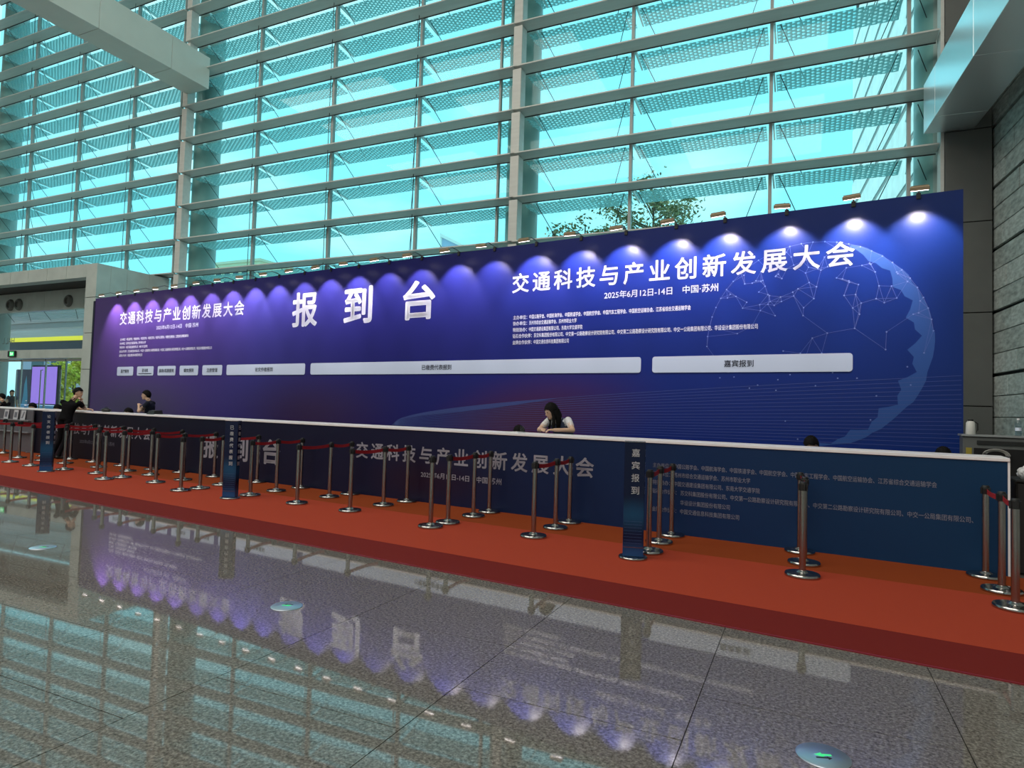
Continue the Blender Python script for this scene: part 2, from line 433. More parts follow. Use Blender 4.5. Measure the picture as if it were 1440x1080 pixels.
# ---- glazed facade: three bays
COLX = [-36.5, -22.25, -8.1]
BAYS = [(-36.3, -22.35, [-33.0, -29.38, -25.75]), (-22.1, -7.95, [-18.6, -15.05, -11.48]), (-7.8, 2.68, [-4.45, -.85, 2.15])]
FINZ = [7.68 + 1.31*k for k in range(-5, 11)]
STRUTW = mat('mullion_paint', (.36,.39,.38), .4)
def pane_me(cache, wd, h):
    k = (round(wd,3), round(h,3))
    if k not in cache: cache[k] = MB().box(-wd/2, wd/2, -.006, .006, 0, h).mesh('pane', GLASS)
    return cache[k]
pc = {}; lc = {}
ROD_ME = None
for bi, (bx0, bx1, ms) in enumerate(BAYS):
    win = struct('window_%d' % (bi+1), None, (bx0, YG, 0))
    LOWZ = 6.36 if bi == 0 else 0.0
    FZ = [f for f in FINZ if f >= LOWZ]
    edges = [bx0]+ms+([bx1] if bx1-ms[-1] > .3 else [])
    # transoms (deep horizontal fins on the hall side)
    tm = MB().add([(0,-.50,.05),(0,-.50,.085),(0,-.07,.085),(0,-.07,0)] + [(bx1-bx0,-.50,.05),(bx1-bx0,-.50,.085),(bx1-bx0,-.07,.085),(bx1-bx0,-.07,0)],
                  [(0,1,2,3),(7,6,5,4),(0,4,5,1),(1,5,6,2),(2,6,7,3),(3,7,4,0)]).mesh('transom', ALU)
    for fz in FZ: link('transom', tm, win, (0, 0, fz))
    seal = MB().box(0, bx1-bx0, -.07, -.03, -.015, .012).mesh('gasket', ROD)
    for fz in FZ: link('gasket', seal, win, (0, 0, fz))
    mm_ = MB().box(-.04, .04, -.065, .065, LOWZ, CEIL_Z).mesh('mullion', STRUTW)
    cab = MB().tube([(0,0,LOWZ), (0,0,CEIL_Z)], .012, 6).mesh('cable', ROD)
    for x in ms:
        link('mullion', mm_, win, (x-bx0, 0, 0))
        if bi < 2: link('cable', cab, win, (x-bx0-.02, -.2, 0))
    br = MB().add([(-.02,.07,0),(.02,.07,0),(.02,.86,-.07),(-.02,.86,-.07),(-.02,.07,.14),(.02,.07,.14),(.02,.86,-.03),(-.02,.86,-.03)],
                  [(0,3,2,1),(4,5,6,7),(0,1,5,4),(1,2,6,5),(2,3,7,6),(3,0,4,7)]).mesh('bracket', STEEL_W)
    rodA = MB().tube([(.20,.10,-.02), (.80,.82,-1.27)], .011, 6).mesh('tie_rod', ROD)
    rodB = MB().tube([(-.20,.10,-.02), (-.80,.82,-1.27)], .011, 6).mesh('tie_rod', ROD)
    for a, b in zip(edges[:-1], edges[1:]):
        wd = b-a
        for k, fz in enumerate(FZ):
            z0 = fz+.0; z1 = FZ[k+1] if k+1 < len(FZ) else CEIL_Z
            link('pane', pane_me(pc, wd-.09, z1-z0-.03), win, ((a+b)/2-bx0, 0, z0+.015))
            if fz < 4.5: continue
            if wd < 1: continue
            kk = round(wd, 2)
            if kk not in lc:
                wl = wd-.22; lc[kk] = MB().add([(-wl/2,.10,0),(wl/2,.10,0),(wl/2,.86,-.07),(-wl/2,.86,-.07),(-wl/2,.10,.014),(wl/2,.10,.014),(wl/2,.86,-.056),(-wl/2,.86,-.056)],
                    [(0,3,2,1),(4,5,6,7),(0,1,5,4),(1,2,6,5),(2,3,7,6),(3,0,4,7)]).mesh('louver', LOUVER)
            link('louver', lc[kk], win, ((a+b)/2-bx0, 0, fz-.02))
    for x in ([bx0+.35] if bi == 0 else [])+ms+([bx0+.42] if bi == 1 else [])+([bx0+.30] if bi == 2 else []):
        for fz in FZ:
            if fz < 4.5: continue
            link('bracket', br, win, (x-bx0+.06, 0, fz-.02))
            link('tie_rod', rodA, win, (x-bx0, 0, fz)); 
            if x in ms: link('tie_rod', rodB, win, (x-bx0, 0, fz))
    # column cover strips between the transoms at the bay's left edge
    if bi > 0:
        for k, fz in enumerate(FINZ[:-1]):
            part('column_cover', MB().cbox(-.16, .12, -.44, -.10, fz+.09, FINZ[k+1]-.0, .01), ALU, win)
        part('side_mullion', MB().box(-.78, -.72, -.06, .06, 0, CEIL_Z), STRUTW, win)
colm = MB().lathe([(.5, 0), (.5, CEIL_Z)], 36)
COLP = mat('column_paint', (.34,.39,.37), .4)
colme = colm.mesh('column', COLP, True)
for i, x in enumerate(COLX):
    tag(link('round_column', colme, None, (x, YG+.8, -.02)), ['round pale column outside the glass at the far left edge', 'round column outside the glass where the hanging beam meets the window wall', 'round column outside the glass above the middle of the backdrop'][i], 'column', 'round columns along the window wall')
tag(link('round_column', colme, None, (2.85, YG+.75, -.02)), 'round grey column behind the window at its right end', 'column', 'round columns along the window wall')

# ---- hanging beams
beam = thing('roof_beam', 'light grey box beam running from the left window column towards the hall', 'beam', (-21.5, 16.75, 13.5))
y = 0
for ln in (1.6, 2.6, 3.0, 6.0, 8.0):
    part('beam_panel', MB().cbox(-.58, .58, -(y+ln)+.006, -y-.006, 0, 1.22, .006), mat('beam_paint', (.70,.73,.67), .45, noise=.04, nscale=1), beam)
    y += ln
part('beam_core', MB().box(-.55, .55, -y, 0, .02, 1.2), MATS['shadow_gap'], beam)
beam2 = thing('roof_beam', 'broad grey box beam running overhead along the stone wall at right', 'beam', (2.37, 16.55, 7.98), WROT)
y = 0
for ln in (.9, 2.4, 2.4, 2.4, 4, 6):
    part('beam_panel', MB().cbox(0, .95, -(y+ln)+.004, -y-.004, 0, 1.12, .006), mat('beam_paint_satin', (.86,.90,.93), .28, .75), beam2)
    y += ln
part('beam_core', MB().box(.03, .92, -y, 0, .02, 1.1), MATS['shadow_gap'], beam2)

# ---- entrance portal at the left
PX = -22.97
portal = thing('entrance_portal', 'grey metal clad entrance portal left of the blue backdrop', 'portal', (PX, 14.2, 0))
zj = [0, 1.25, 2.53, 3.83, 5.11, 6.34]
for a, b in zip(zj[:-1], zj[1:]):
    part('pillar_panel', MB().cbox(-.60, 0, 0, .5, a+.010, b-.010, .004), CLAD, portal)
    for (ya, yb) in ((.5, 1.12), (1.12, 2.0), (2.0, 2.83)):
        part('side_panel', MB().cbox(-.5, 0, ya+.006, yb-.006, a+.010, b-.010, .004), CLAD, portal)
for k in range(9):
    part('fascia_panel', MB().cbox(-.60-1.19*(k+1)+.012, -.60-1.19*k-.012, 0, .4, 5.86, 6.34, .004), CLAD, portal)
part('soffit', MB().box(-14, -.02, .02, 2.8, 5.89, 5.95), mat('dark_soffit', (.05,.05,.05), .6), portal)
part('portal_roof', MB().box(-14, -.02, .02, 2.86, 6.26, 6.33), CLAD, portal)
part('portal_core', MB().box(-.57, -.03, .03, 2.82, 0, 6.3), MATS['shadow_gap'], portal)
gw = struct('window_4', None, (PX, 15.6, 0))
for k in range(7):
    part('bulkhead_panel', MB().cbox(-.4-1.3*(k+1)+.006, -.4-1.3*k-.006, 0, .2, 5.06, 5.86, .004), CLAD, gw)
    part('pane', MB().box(-.4-2.0*(k+1)+.01, -.4-2.0*k-.01, .09, .105, 3.44, 5.06), GLASS2, gw)
    part('header_panel', MB().cbox(-.4-2.0*(k+1)+.006, -.4-2.0*k-.006, 0, .2, 3.08, 3.44, .004), CLAD, gw)
for xx in (-30.95, -30.33, -26.9):
    nz_ = tag(part('air_nozzle', MB().lathe([(.25,0),(.25,.04),(.20,.10),(.13,.11),(.12,.03),(.02,.03)], 20), mat('nozzle_grey', (.16,.17,.16), .5), None, True), ['leftmost round air nozzle above the entrance doors','round air nozzle above the doors, second from the left','round air nozzle above the doors nearest the backdrop'][(-30.95,-30.33,-26.9).index(xx)], 'air nozzle', 'air nozzles above the entrance')
    nz_.location = (xx, 15.6, 5.38); nz_.rotation_euler = (radians(90), 0, 0)
# doors
for k, (xa, xb) in enumerate([(-36, -31.9), (-31.9, -30.05), (-30.05, -28.35), (-28.35, -27.0), (-27.0, -24.9), (-24.9, -23.4)]):
    d = struct('door_%d' % (k+1), None, ((xa+xb)/2, 15.68, 0)); hw = (xb-xa)/2
    part('door_pane', MB().box(-hw+.03, hw-.03, -.008, .008, .1, 2.98), GLASS2, d)
    part('door_rail', MB().box(-hw+.02, hw-.02, -.03, .03, 2.96, 3.06), ALU_D, d)
    part('door_rail', MB().box(-hw+.02, hw-.02, -.03, .03, .02, .12), ALU_D, d)
    part('door_stile', MB().box(-hw+.01, -hw+.05, -.03, .03, .02, 3.06), CHROME, d)
    if k in (1, 2, 3): part('door_handle', MB().tube([(hw-.14,-.02,.9),(hw-.14,-.09,.9),(hw-.14,-.09,2.6),(hw-.14,-.02,2.6)], .022, 8), CHROME, d)
ex = thing('exit_sign', 'small green lit exit sign on the header above the doors', 'exit sign', (-30.5, 15.58, 3.28))
part('sign_housing', MB().cbox(-.32, .22, -.06, 0, -.13, .13, .01), BLACK, ex)
part('lit_face', MB().box(-.16, .14, -.064, -.06, -.09, .09), mat('exit_green', (.02,.3,.1), .5, emit=S((70,230,130)), estr=.9), ex)
fig = MB().box(-.02, .02, -.067, -.064, -.06, .03); fig.box(-.10, -.05, -.067, -.064, -.07, .07); fig.box(.04, .08, -.067, -.064, -.04, .05)
part('pictogram', fig, mat('exit_white', (.8,.9,.8), .5, emit=(.7,1,.8,1), estr=.8), ex)
ltm = tag(part('glass_lettering', spaced_mb('HALL', 0, 1.05, 0, .34, .0), mat('grey_vinyl', (.16,.18,.18), .6), None), 'grey letters on the glass above the entrance doors, seen reversed', 'lettering')
ltm.location = (-30.75, 15.715, 3.70); ltm.scale = (-1, 1, 1)

# ---- the place outside
GROUND = mat('outdoor_paving', (.42,.42,.40), .85, noise=.1, nscale=1)
struct('floor_outside', MB().box(-140, 40, 19.0, 160, -.35, -.05).mesh('floor_outside', GROUND))
struct('floor_outside_left', MB().box(-140, -70, -10, 19.0, -.35, -.05).mesh('floor_outside_left', GROUND))
cano = thing('entrance_canopy', 'slatted metal canopy outside above the entrance doors', 'canopy', (-45, 17.6, 5.6))
sl = MB().box(-13, 17, -.05, .05, 0, .28).mesh('slat', mat('canopy_slat', (.72,.75,.78), .45))
for k in range(20): link('slat', sl, cano, (0, .4+k*.42, 0))
part('canopy_girder', MB().box(-13, 17, 3.4, 3.9, -.30, .28), mat('girder_white', (.80,.84,.86), .5), cano)
part('fascia_beam', MB().box(-13, 17, 8.72, 9.0, -1.0, -.25), mat('far_front', (.10,.11,.16), .7), cano)
part('yellow_strip', MB().box(-13, 17, 8.66, 9.0, -.25, .05), mat('yellow_fascia', (.85,.75,.05), .5, emit=(.75,.70,.05,1), estr=.6), cano)
for xx in (-10, 15): part('canopy_post', MB().lathe([(.25, -5.65), (.25, 0)], 16, (xx, 8.3, 0)), STEEL_W, cano, True)
tag(part('white_pillar', MB().lathe([(.85,0),(.85,8.3)], 28), mat('pillar_white', (.82,.84,.86), .5), None, True), 'thick white round pillar outside the doors at the far left', 'pillar').location = (-44.8, 21.6, -.05)
fasc = thing('office_building', 'blue-grey building far behind the entrance glass', 'building', (-62, 46, -.05))
part('front_wall', MB().box(-26, 16, 0, 6, 0, 8.4), mat('far_front_pale', (.30,.33,.45), .7), fasc)
for k in range(10): part('front_window', MB().box(-24+3.9*k, -21.6+3.9*k, -.05, 0, 4.6, 6.2), mat('dark_window', (.03,.04,.06), .15), fasc)
led = thing('led_screen', 'large purple screen glowing outside the entrance doors', 'screen', (-40.3, 22.2, 0))
part('screen_face', MB().box(-1.1, 1.3, -.02, 0, 1.1, 3.25), mat('purple_led', (.1,.05,.2), .4, emit=S((150,120,225)), estr=1.0), led)
part('screen_frame', MB().cbox(-1.15, 1.35, 0, .2, .9, 3.35, .02), BLACK, led)
part('screen_stand', MB().box(-1.2, 1.3, .02, .18, -.05, .9), BLACK, led)
ban = thing('blue_banner', 'blue banner standing left of the purple screen outside', 'banner', (-42.25, 22.2, 0))
part('banner_panel', MB().box(-.75, .75, 0, .06, .3, 3.1), mat('banner_navy', (.10,.13,.22), .6), ban)
part('banner_figure', MB().add([(-.1,-.004,.9),(.55,-.004,.9),(.5,-.004,1.6),(.3,-.004,2.75),(.12,-.004,2.2),(.05,-.004,1.5)], [(0,1,2,3,4,5)]), mat('banner_cyan', (.15,.55,.85), .6), ban)
part('banner_foot', MB().box(-.6, .6, -.2, .3, -.05, .3), BLACK, ban)
tag(part('blue_barrier', MB().cbox(-2.6, 3.6, 0, .3, -.05, 1.05, .03), mat('barrier_blue', (.12,.42,.85), .5), None), 'low bright blue barrier outside behind the doors', 'barrier').location = (-40.6, 21.2, 0)

# trees
LEAF = mat('tree_leaf', (.20,.22,.10), .6, noise=.5, nscale=1.5)
LEAFB = mat('sunny_leaf', (.62,.66,.09), .6, noise=.35, nscale=2)
BARK = mat('bark', (.10,.08,.06), .9, noise=.3)
def tree(label, x, y, h, crown, n, leaf, sz, seed, z_low):
    rnd = random.Random(seed)
    t = thing('tree', label, 'tree', (x, y, -.05))
    tr = MB(); tips = []
    tr.tube([(0,0,0), (.1,.05,h*.3), (0,.1,h*.6), (.05,0,h*.92)], [.20,.16,.10,.03], 8)
    for i in range(16):
        a = rnd.uniform(0, 2*pi); z0 = h*rnd.uniform(z_low, .85); ln = crown*rnd.uniform(.55, 1.0)*(1.15-abs(z0/h-.62))
        p1 = Vector((cos(a)*ln*.5, sin(a)*ln*.5, z0+ln*.28)); p2 = Vector((cos(a+.2)*ln, sin(a+.2)*ln, z0+ln*.55))
        tr.tube([(0,0,z0), p1, p2], [.06,.035,.012], 5); tips += [p1, p2, (p1+p2)/2, p2+Vector((0,0,.2))]
    tips.append(Vector((0,0,h*.95)))
    part('trunk', tr, BARK, t, True)
    lf = MB()
    for i in range(n):
        c = rnd.choice(tips); p = c+Vector((rnd.gauss(0,.42), rnd.gauss(0,.42), rnd.gauss(0,.30)))*crown*.33
        a = Vector((rnd.uniform(-1,1), rnd.uniform(-1,1), rnd.uniform(-.6,.6))).normalized()
        b = a.cross(Vector((rnd.uniform(-1,1), rnd.uniform(-1,1), rnd.uniform(-1,1)))).normalized()
        s_ = sz*rnd.uniform(.6, 1.3)
        lf.add([p-a*s_, p-b*s_*.4, p+a*s_, p+b*s_*.4], [(0,1,2,3)])
    tag(part('foliage', lf, leaf, t), kind='stuff')
    return t
tree('leafy tree beyond the glass above the middle of the backdrop, tallest of the three', -7.35, 33.0, 14.6, 2.5, 3000, LEAF, .13, 3, .55)
tree('leafy tree beyond the glass just right of the middle column', -9.6, 28.5, 11.3, 1.7, 2200, LEAF, .12, 5, .6)
tree('small tree top beyond the glass close to the middle column', -14.2, 37.0, 13.0, 1.7, 1300, LEAF, .13, 9, .7)
tree('small twig of tree seen left of the middle column', -15.2, 30, 11.3, .9, 350, LEAF, .12, 11, .75)
tree('sunlit yellow-green tree outside the doors right of the purple screen', -53.0, 31.4, 5.0, 1.7, 7500, LEAFB, .16, 21, .04)
tree('sunlit yellow-green tree outside the doors close to the portal pillar', -48.3, 29.6, 5.0, 1.7, 7500, LEAFB, .16, 23, .04)
# buildings
bd = thing('far_building', 'pale yellow building far behind the glass over the left title', 'building', (-104, 92, -.05))
part('building_wall', MB().box(-7, 6, 0, 10, 0, 29.6), mat('cream_render', (.80,.72,.50), .8), bd)
part('building_roof', MB().box(-7.4, 6.4, -.4, 10.4, 29.6, 30.1), mat('roof_cream', (.7,.62,.45), .8), bd)
for r_ in range(3):
    for c_ in range(5): part('building_window', MB().box(-6+2.4*c_, -4.6+2.4*c_, -.06, 0, 22+2.6*r_, 23.6+2.6*r_), MATS['dark_window'], bd)
bd = thing('gabled_building', 'white edged grey gable seen just above the backdrop beyond the glass', 'building', (-34.6, 60, -.05))
part('gable_wall', MB().prism([(-2.1,0),(2.6,0),(2.6,18.3),(-2.1,20.6)], 0, 8), mat('gable_lilac', (.55,.62,.85), .7), bd)
part('gable_edge', MB().prism([(-2.3,20.5),(-2.1,20.5),(2.7,18.15),(2.7,18.4),(-2.2,20.95),(-2.3,20.95)], -.2, 8), mat('gable_white', (.95,.95,.92), .6), bd)
part('gable_corner', MB().box(-2.3, -2.1, -.15, .1, 0, 20.8), MATS['gable_white'], bd)

# ---- glowing fill panels added under the ceiling, out of view, to brighten the hall
FILL_FACE = mat('fill_panel_face', (.9,.9,.85), .5, emit=(1,.95,.86,1), estr=.8)
for i, (x, y) in enumerate(FILL_SPOTS):
    t = thing('fill_panel', '%s square fill panel added out of view under the hall ceiling' % ORD[i], 'fill light', (x, y, CEIL_Z), group='added hall fill panels')
    part('fill_frame', MB().cbox(-5.1, 5.1, -5.1, 5.1, -.18, 0, .02), ALU, t)
    part('fill_sheet', MB().box(-5, 5, -5, 5, -.20, -.18), FILL_FACE, t)
    li = bpy.data.lights.new('fill_light', 'AREA'); li.energy = FILL_WATTS; li.size = 10; li.color = (1, .94, .84)
    link('fill_light', li, t, (0, 0, -.25))

# ================================================================== CARPET
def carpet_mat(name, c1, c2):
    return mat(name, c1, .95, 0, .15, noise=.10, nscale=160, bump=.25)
CARPET_L, CARPET_R = -24.5, 2.6
carpet = thing('carpet', 'long red carpet runner laid in three strips along the counter', 'carpet', uvz(-10, 4.78), PHI)
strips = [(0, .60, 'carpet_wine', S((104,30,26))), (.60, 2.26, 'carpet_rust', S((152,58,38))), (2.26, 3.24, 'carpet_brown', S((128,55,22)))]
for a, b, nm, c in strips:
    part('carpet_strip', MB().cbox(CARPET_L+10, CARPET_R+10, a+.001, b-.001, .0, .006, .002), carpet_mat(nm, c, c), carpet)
part('edge_tape', MB().box(CARPET_L+10, CARPET_R+10, -.022, -.001, 0, .007), mat('tape_red', S((120,25,35)), .4), carpet)

# ================================================================== BACKDROP BOARD
VB, BL, BR, BT = 11.4, -24.0, .86, 4.99
BO = Vector((-11.5, VB, 0))
board = thing('backdrop_board', 'long dark blue printed registration backdrop with white lettering', 'backdrop', uvz(-11.5, VB), PHI)
bstops = [(-12.5, (.062,.028,.150)), (-7.5, (.042,.024,.135)), (-3.5, (.022,.020,.125)), (.5, (.011,.011,.095)), (3.5, (.010,.012,.108)), (6.5, (.005,.013,.126)), (9.2, (.004,.016,.134)), (12.4, (.004,.019,.126))]
BPRINT = print_mat('backdrop_print', bstops, red=[(4.9, 1.2, 3.0, 1.5, .9, (.050,.012,.042)), (-1.5, 1.2, 4.0, 1.6, 0, (.026,.014,.052)), (-9.5, 1.2, 4.5, 1.5, 0, (.040,.034,.080))], rough=.30)  # last soft zone: grey veil of glare at the left, painted into the print
part('printed_face', MB().box(BL-BO.x, BR-BO.x, 0, .05, 0, BT), BPRINT, board)
fr = MB()
for k in range(13): fr.box(BL-BO.x+.02+k*2.06, BL-BO.x+.08+k*2.06, .05, .45, 0, BT-.02)
part('support_frame', fr, mat('frame_dark', (.02,.02,.025), .6), board)
part('left_edge_strip', MB().box(BL-BO.x-.12, BL-BO.x, -.01, .3, 0, BT-.08), mat('edge_black', (.01,.012,.03), .6), board)  # plain black strip along the board's left end
def bpart(name, mb, mm_, dy=-.003):
    return part(name, mb, mm_, board, loc=(-BO.x, dy, 0))
T_TITLE = '交通科技与产业创新发展大会'
T_DATE = '2025年6月12日-14日　中国·苏州'
bpart('title_lettering', spaced_mb(T_TITLE, -6.92, -.58, 3.975, 4.365, .018), LETTER)
bpart('date_lettering', text_mb(T_DATE, -4.84, -2.68, 3.715, 3.86, .012), LETTER)
bpart('title_lettering', spaced_mb(T_TITLE, -22.32, -15.83, 3.98, 4.39, .018), LETTER)
bpart('date_lettering', text_mb(T_DATE, -20.15, -17.93, 3.735, 3.87, .012), LETTER)
for c, x in (('报', -13.30), ('到', -11.39), ('台', -9.46)):
    bpart('large_character', text_mb(c, x-.48, x+.48, 3.54, 4.46, .024), LETTER)
INFO = [('主办单位：', '中国公路学会、中国航海学会、中国铁道学会、中国航空学会、中国汽车工程学会、中国航空运输协会、江苏省综合交通运输学会'),
        ('协办单位：', '苏州市综合交通运输学会、苏州市职业大学'),
        ('特别协办：', '中国交通建设集团有限公司、东南大学交通学院'),
        ('钻石合作伙伴：', '苏交科集团股份有限公司、中交第一公路勘察设计研究院有限公司、中交第二公路勘察设计研究院有限公司、中交一公局集团有限公司、华设设计集团股份有限公司'),
        ('金牌合作伙伴：', '中国交通信息科技集团有限公司')]
def info_block(pfn, u0, ends, zs_, h, body0, mm_):
    for (a, b), e, z_, b0 in zip(INFO, ends, zs_, body0):
        M_ = text_mb(a, u0, b0-.05, z_-h/2, z_+h/2, .016)
        t2 = text_mb(b, b0, e, z_-h/2, z_+h/2, .004)
        M_.add(t2.v, t2.f)
        tag(pfn('info_lettering', M_, mm_), kind='stuff')
LETTER3 = mat('info_white_print', (.62,.64,.72), .55)
info_block(bpart, -6.89, (-3.16, -5.42, -5.29, -2.01, -5.58), (3.455, 3.33, 3.195, 3.065, 2.93), .088, (-6.50, -6.50, -6.50, -6.38, -6.38), LETTER3)
info_block(bpart, -22.26, (-18.4, -20.71, -20.6, -17.21, -20.88), (3.49, 3.355, 3.225, 3.09, 2.955), .085, (-21.87, -21.87, -21.87, -21.75, -21.75), LETTER3)
def rrect(x0, x1, z0, z1, r, n=5):
    pts = []
    for cx, cz, a0 in ((x1-r, z0+r, -pi/2), (x1-r, z1-r, 0), (x0+r, z1-r, pi/2), (x0+r, z0+r, pi)):
        for i in range(n+1):
            a = a0+pi/2*i/n; pts.append((cx+r*cos(a), cz+r*sin(a)))
    return pts
LABELS = [(-22.33, -21.35, '医疗服务', .50), (-21.12, -20.18, '咨询处', .36), (-19.94, -18.98, '展商/观展报到', .80), (-18.76, -17.82, '媒体报到', .50), (-17.61, -16.67, '注册管理', .52), (-16.46, -13.19, '论文作者报到', .74), (-12.98, -4.07, '已缴费代表报到', .84), (-3.85, -.575, '嘉宾报到', .49)]
for i, (a, b, tx, wd) in enumerate(LABELS):
    lab = bpart('label_panel', MB().prism(rrect(a, b, 2.28, 2.575, .05), -.006, 0), LABEL_W, -.001)
    c = (a+b)/2 - (.35 if i == 6 else 0) + (-.1 if i == 7 else 0); zc = 2.45 if i == 1 else 2.43
    part('label_lettering', text_mb(tx, c-wd/2, c+wd/2, zc-.06, zc+.06, .012), DARKTXT, lab, loc=(0, -.009, 0))
    if i == 1: part('label_underline', MB().box(a+.10, b-.10, -.011, -.008, 2.335, 2.355), DARKTXT, lab)
# wave lines
wv = MB(); U0, Z0 = -10.15, 1.08
for k in range(17):
    zr = 2.21 - .068*k
    pts = []
    for i in range(41):
        t = i/40; u = U0+(BR-.02-U0)*t
        s_ = t**.52
        pts.append((u, Z0+(zr-Z0)*s_ + .03*sin(3*t+k*.35)*t*(k/16)))
    hw = .003
    vs = [(p[0], 0, p[1]-hw) for p in pts]+[(p[0], 0, p[1]+hw) for p in pts]
    n = len(pts); wv.add(vs, [(i, i+1, n+i+1, n+i) for i in range(n-1)])
bpart('wave_lines', wv, mat('wave_print', (.040,.065,.21), .5), -.002)
sw = MB(); n = 24
pts = [(U0+.0+4.4*i/n) for i in range(n+1)]
sw.add([(x, 0, Z0+(2.21-Z0)*(((x-U0)/11)**.52)) for x in pts]+[(x, 0, Z0+(2.21-Z0)*(((x-U0)/11)**.52)-.10*sin(pi*min(1,(x-U0)/4.4))) for x in pts], [(i, n+1+i, n+2+i, i+1) for i in range(n)])
bpart('wave_sheen', sw, mat('sheen_print', (.022,.036,.15), .5), -.0015)
# globe print
gc = (-1.18, 2.74); GR = 1.68
rnd = random.Random(4)
cres = MB(); N = 40
outer = []; inner = []
for i in range(N+1):
    a = radians(-95+165*i/N); rr_ = GR*(1+.012*rnd.uniform(-1,1))
    th = .20*sin(pi*i/N)**.8+.02; 
    if i % 5 == 2: th *= 1.45
    if i % 5 == 4: th *= .6
    outer.append((gc[0]+rr_*cos(a), gc[1]+rr_*sin(a)))
    c2 = (gc[0]-.02, gc[1]-.03); inner.append((c2[0]+(GR-th)*cos(a), c2[1]+(GR-th)*sin(a)))
cres.add([(x, 0, z) for x, z in outer]+[(x, 0, z) for x, z in inner], [(i, N+1+i, N+2+i, i+1) for i in range(N)])
bpart('globe_crescent', cres, mat('globe_print', (.009,.050,.205), .45), -.0012)
net = MB(); dots = MB(); pts = []
while len(pts) < 120:
    a = rnd.uniform(0, 2*pi); q = sqrt(rnd.random())*.97
    x, z = gc[0]+GR*q*cos(a), gc[1]+GR*q*sin(a)
    if z > gc[1]+.15+rnd.random()*.9 or rnd.random() < .16: pts.append((x, z))
for i in range(30):
    a = radians(5+175*i/29); pts.append((gc[0]+GR*cos(a), gc[1]+GR*sin(a)))
for x, z in pts:
    r_ = .013; dots.add([(x+r_*cos(pi/3*k), 0, z+r_*sin(pi/3*k)) for k in range(6)], [(0,1,2,3,4,5)])
for i, p in enumerate(pts):
    ds = sorted(range(len(pts)), key=lambda j: (pts[j][0]-p[0])**2+(pts[j][1]-p[1])**2)[1:5]
    for j in ds:
        if j < i: continue
        q = pts[j]; d = Vector((q[0]-p[0], q[1]-p[1]))
        if d.length > .85 or d.length < .01 or (p[1]+q[1])/2 < 2.6: continue
        nn = Vector((-d.y, d.x)).normalized()*.0024
        net.add([(p[0]+nn.x,0,p[1]+nn.y),(q[0]+nn.x,0,q[1]+nn.y),(q[0]-nn.x,0,q[1]-nn.y),(p[0]-nn.x,0,p[1]-nn.y)], [(3,2,1,0)])
bpart('globe_network', net, mat('network_print', (.055,.080,.26), .5), -.0022)

tag(bpart('globe_dots', dots, mat('dot_print', (.10,.14,.34), .5), -.0026), kind='stuff')

# ---- floodlights along the top edge of the backdrop
LAMP_U = [.30, -.58, -1.57, -2.58, -3.45, -4.42, -5.36, -6.38, -7.41, -8.36, -9.41, -10.41, -11.41, -12.38, -13.36, -14.37, -15.36, -16.34, -17.33, -18.42, -19.40, -20.45, -21.50, -22.55]
arm_me = MB().tube([(0,.02,-.03),(0,-.02,.03),(0,-.24,.05),(0,-.50,-.05)], .012, 6).mesh('arm', mat('arm_grey', (.25,.25,.25), .4, .6))
clamp_me = MB().cbox(-.03, .03, -.02, .07, -.08, .012, .004).mesh('clamp', BLACK)
hd = MB().cbox(-.125, .125, -.035, .035, -.028, .028, .006); hd.box(-.11, .11, -.02, .02, .028, .045)
head_me = hd.mesh('lamp_head', mat('lamp_brass', (.42,.33,.22), .35, .5))
lens_me = MB().box(-.11, .11, -.026, .026, -.034, -.029).mesh('lens', mat('lamp_lens', (1,1,1), .3, emit=(1,.90,.86,1), estr=8))
for i, u in enumerate(LAMP_U):
    t = thing('floodlight', 'small arm floodlight on the backdrop top edge, %s from the right end' % ORD[i], 'floodlight', uvz(u, VB, BT+.012), PHI, group='floodlights along the backdrop top')
    link('clamp', clamp_me, t); link('arm', arm_me, t)
    h_ = link('lamp_head', head_me, t, (0, -.52, -.08), rot=(radians(18), radians(random.uniform(-4,4)), 0))
    link('lens', lens_me, h_)
    li = bpy.data.lights.new('flood_beam', 'SPOT'); li.energy = SPOT_WATTS*random.choice((.75, 1, 1, 1.15)); li.spot_size = radians(84); li.spot_blend = .5; li.shadow_soft_size = .06; li.color = (1, .90, .93)
    link('flood_beam', li, t, (0, -.52, -.125), rot=(radians(35), 0, 0))

# ================================================================== COUNTER
VD, DL, DR, DH = 8.04, -24.2, .99, 1.17
counter = thing('reception_counter', 'long dark blue reception counter with white top and white lettering', 'counter', uvz(-11, VD), PHI)
dstops = [(-13, (.012,.012,.022)), (-6, (.003,.003,.010)), (-1, (.004,.006,.022)), (4.5, (.008,.008,.034)), (7, (.004,.014,.060)), (9, (.004,.022,.085)), (12, (.004,.034,.095))]
DPRINT = print_mat('counter_print', dstops, red=[(4.6, .35, 1.6, .5, .3, (.016,.006,.022))], rough=.45)
part('front_panel', MB().box(DL+11, DR+11-.02, 0, .03, 0, DH-.035), DPRINT, counter)
part('worktop', MB().cbox(DL+11, DR+11, -.012, .62, DH-.035, DH, .004), WHITE, counter)
part('end_panel', MB().box(DR+11-.02, DR+11, .0, .6, 0, DH-.035), WHITE, counter)
part('rear_desk', MB().box(DL+11, DR+11-.05, .5, 1.0, .72, .75), WHITE, counter)
ribs = MB()
for k in range(13): ribs.box(DL+11+.05+2.08*k, DL+11+.09+2.08*k, .03, .58, 0, DH-.04)
part('inner_supports', ribs, WHITE, counter)
def dpart(name, mb, mm_): return part(name, mb, mm_, counter, loc=(11, -.003, 0))
DLT = mat('counter_lettering', (.50,.48,.56), .5); DLT2 = mat('counter_small_lettering', (.22,.22,.28), .5)
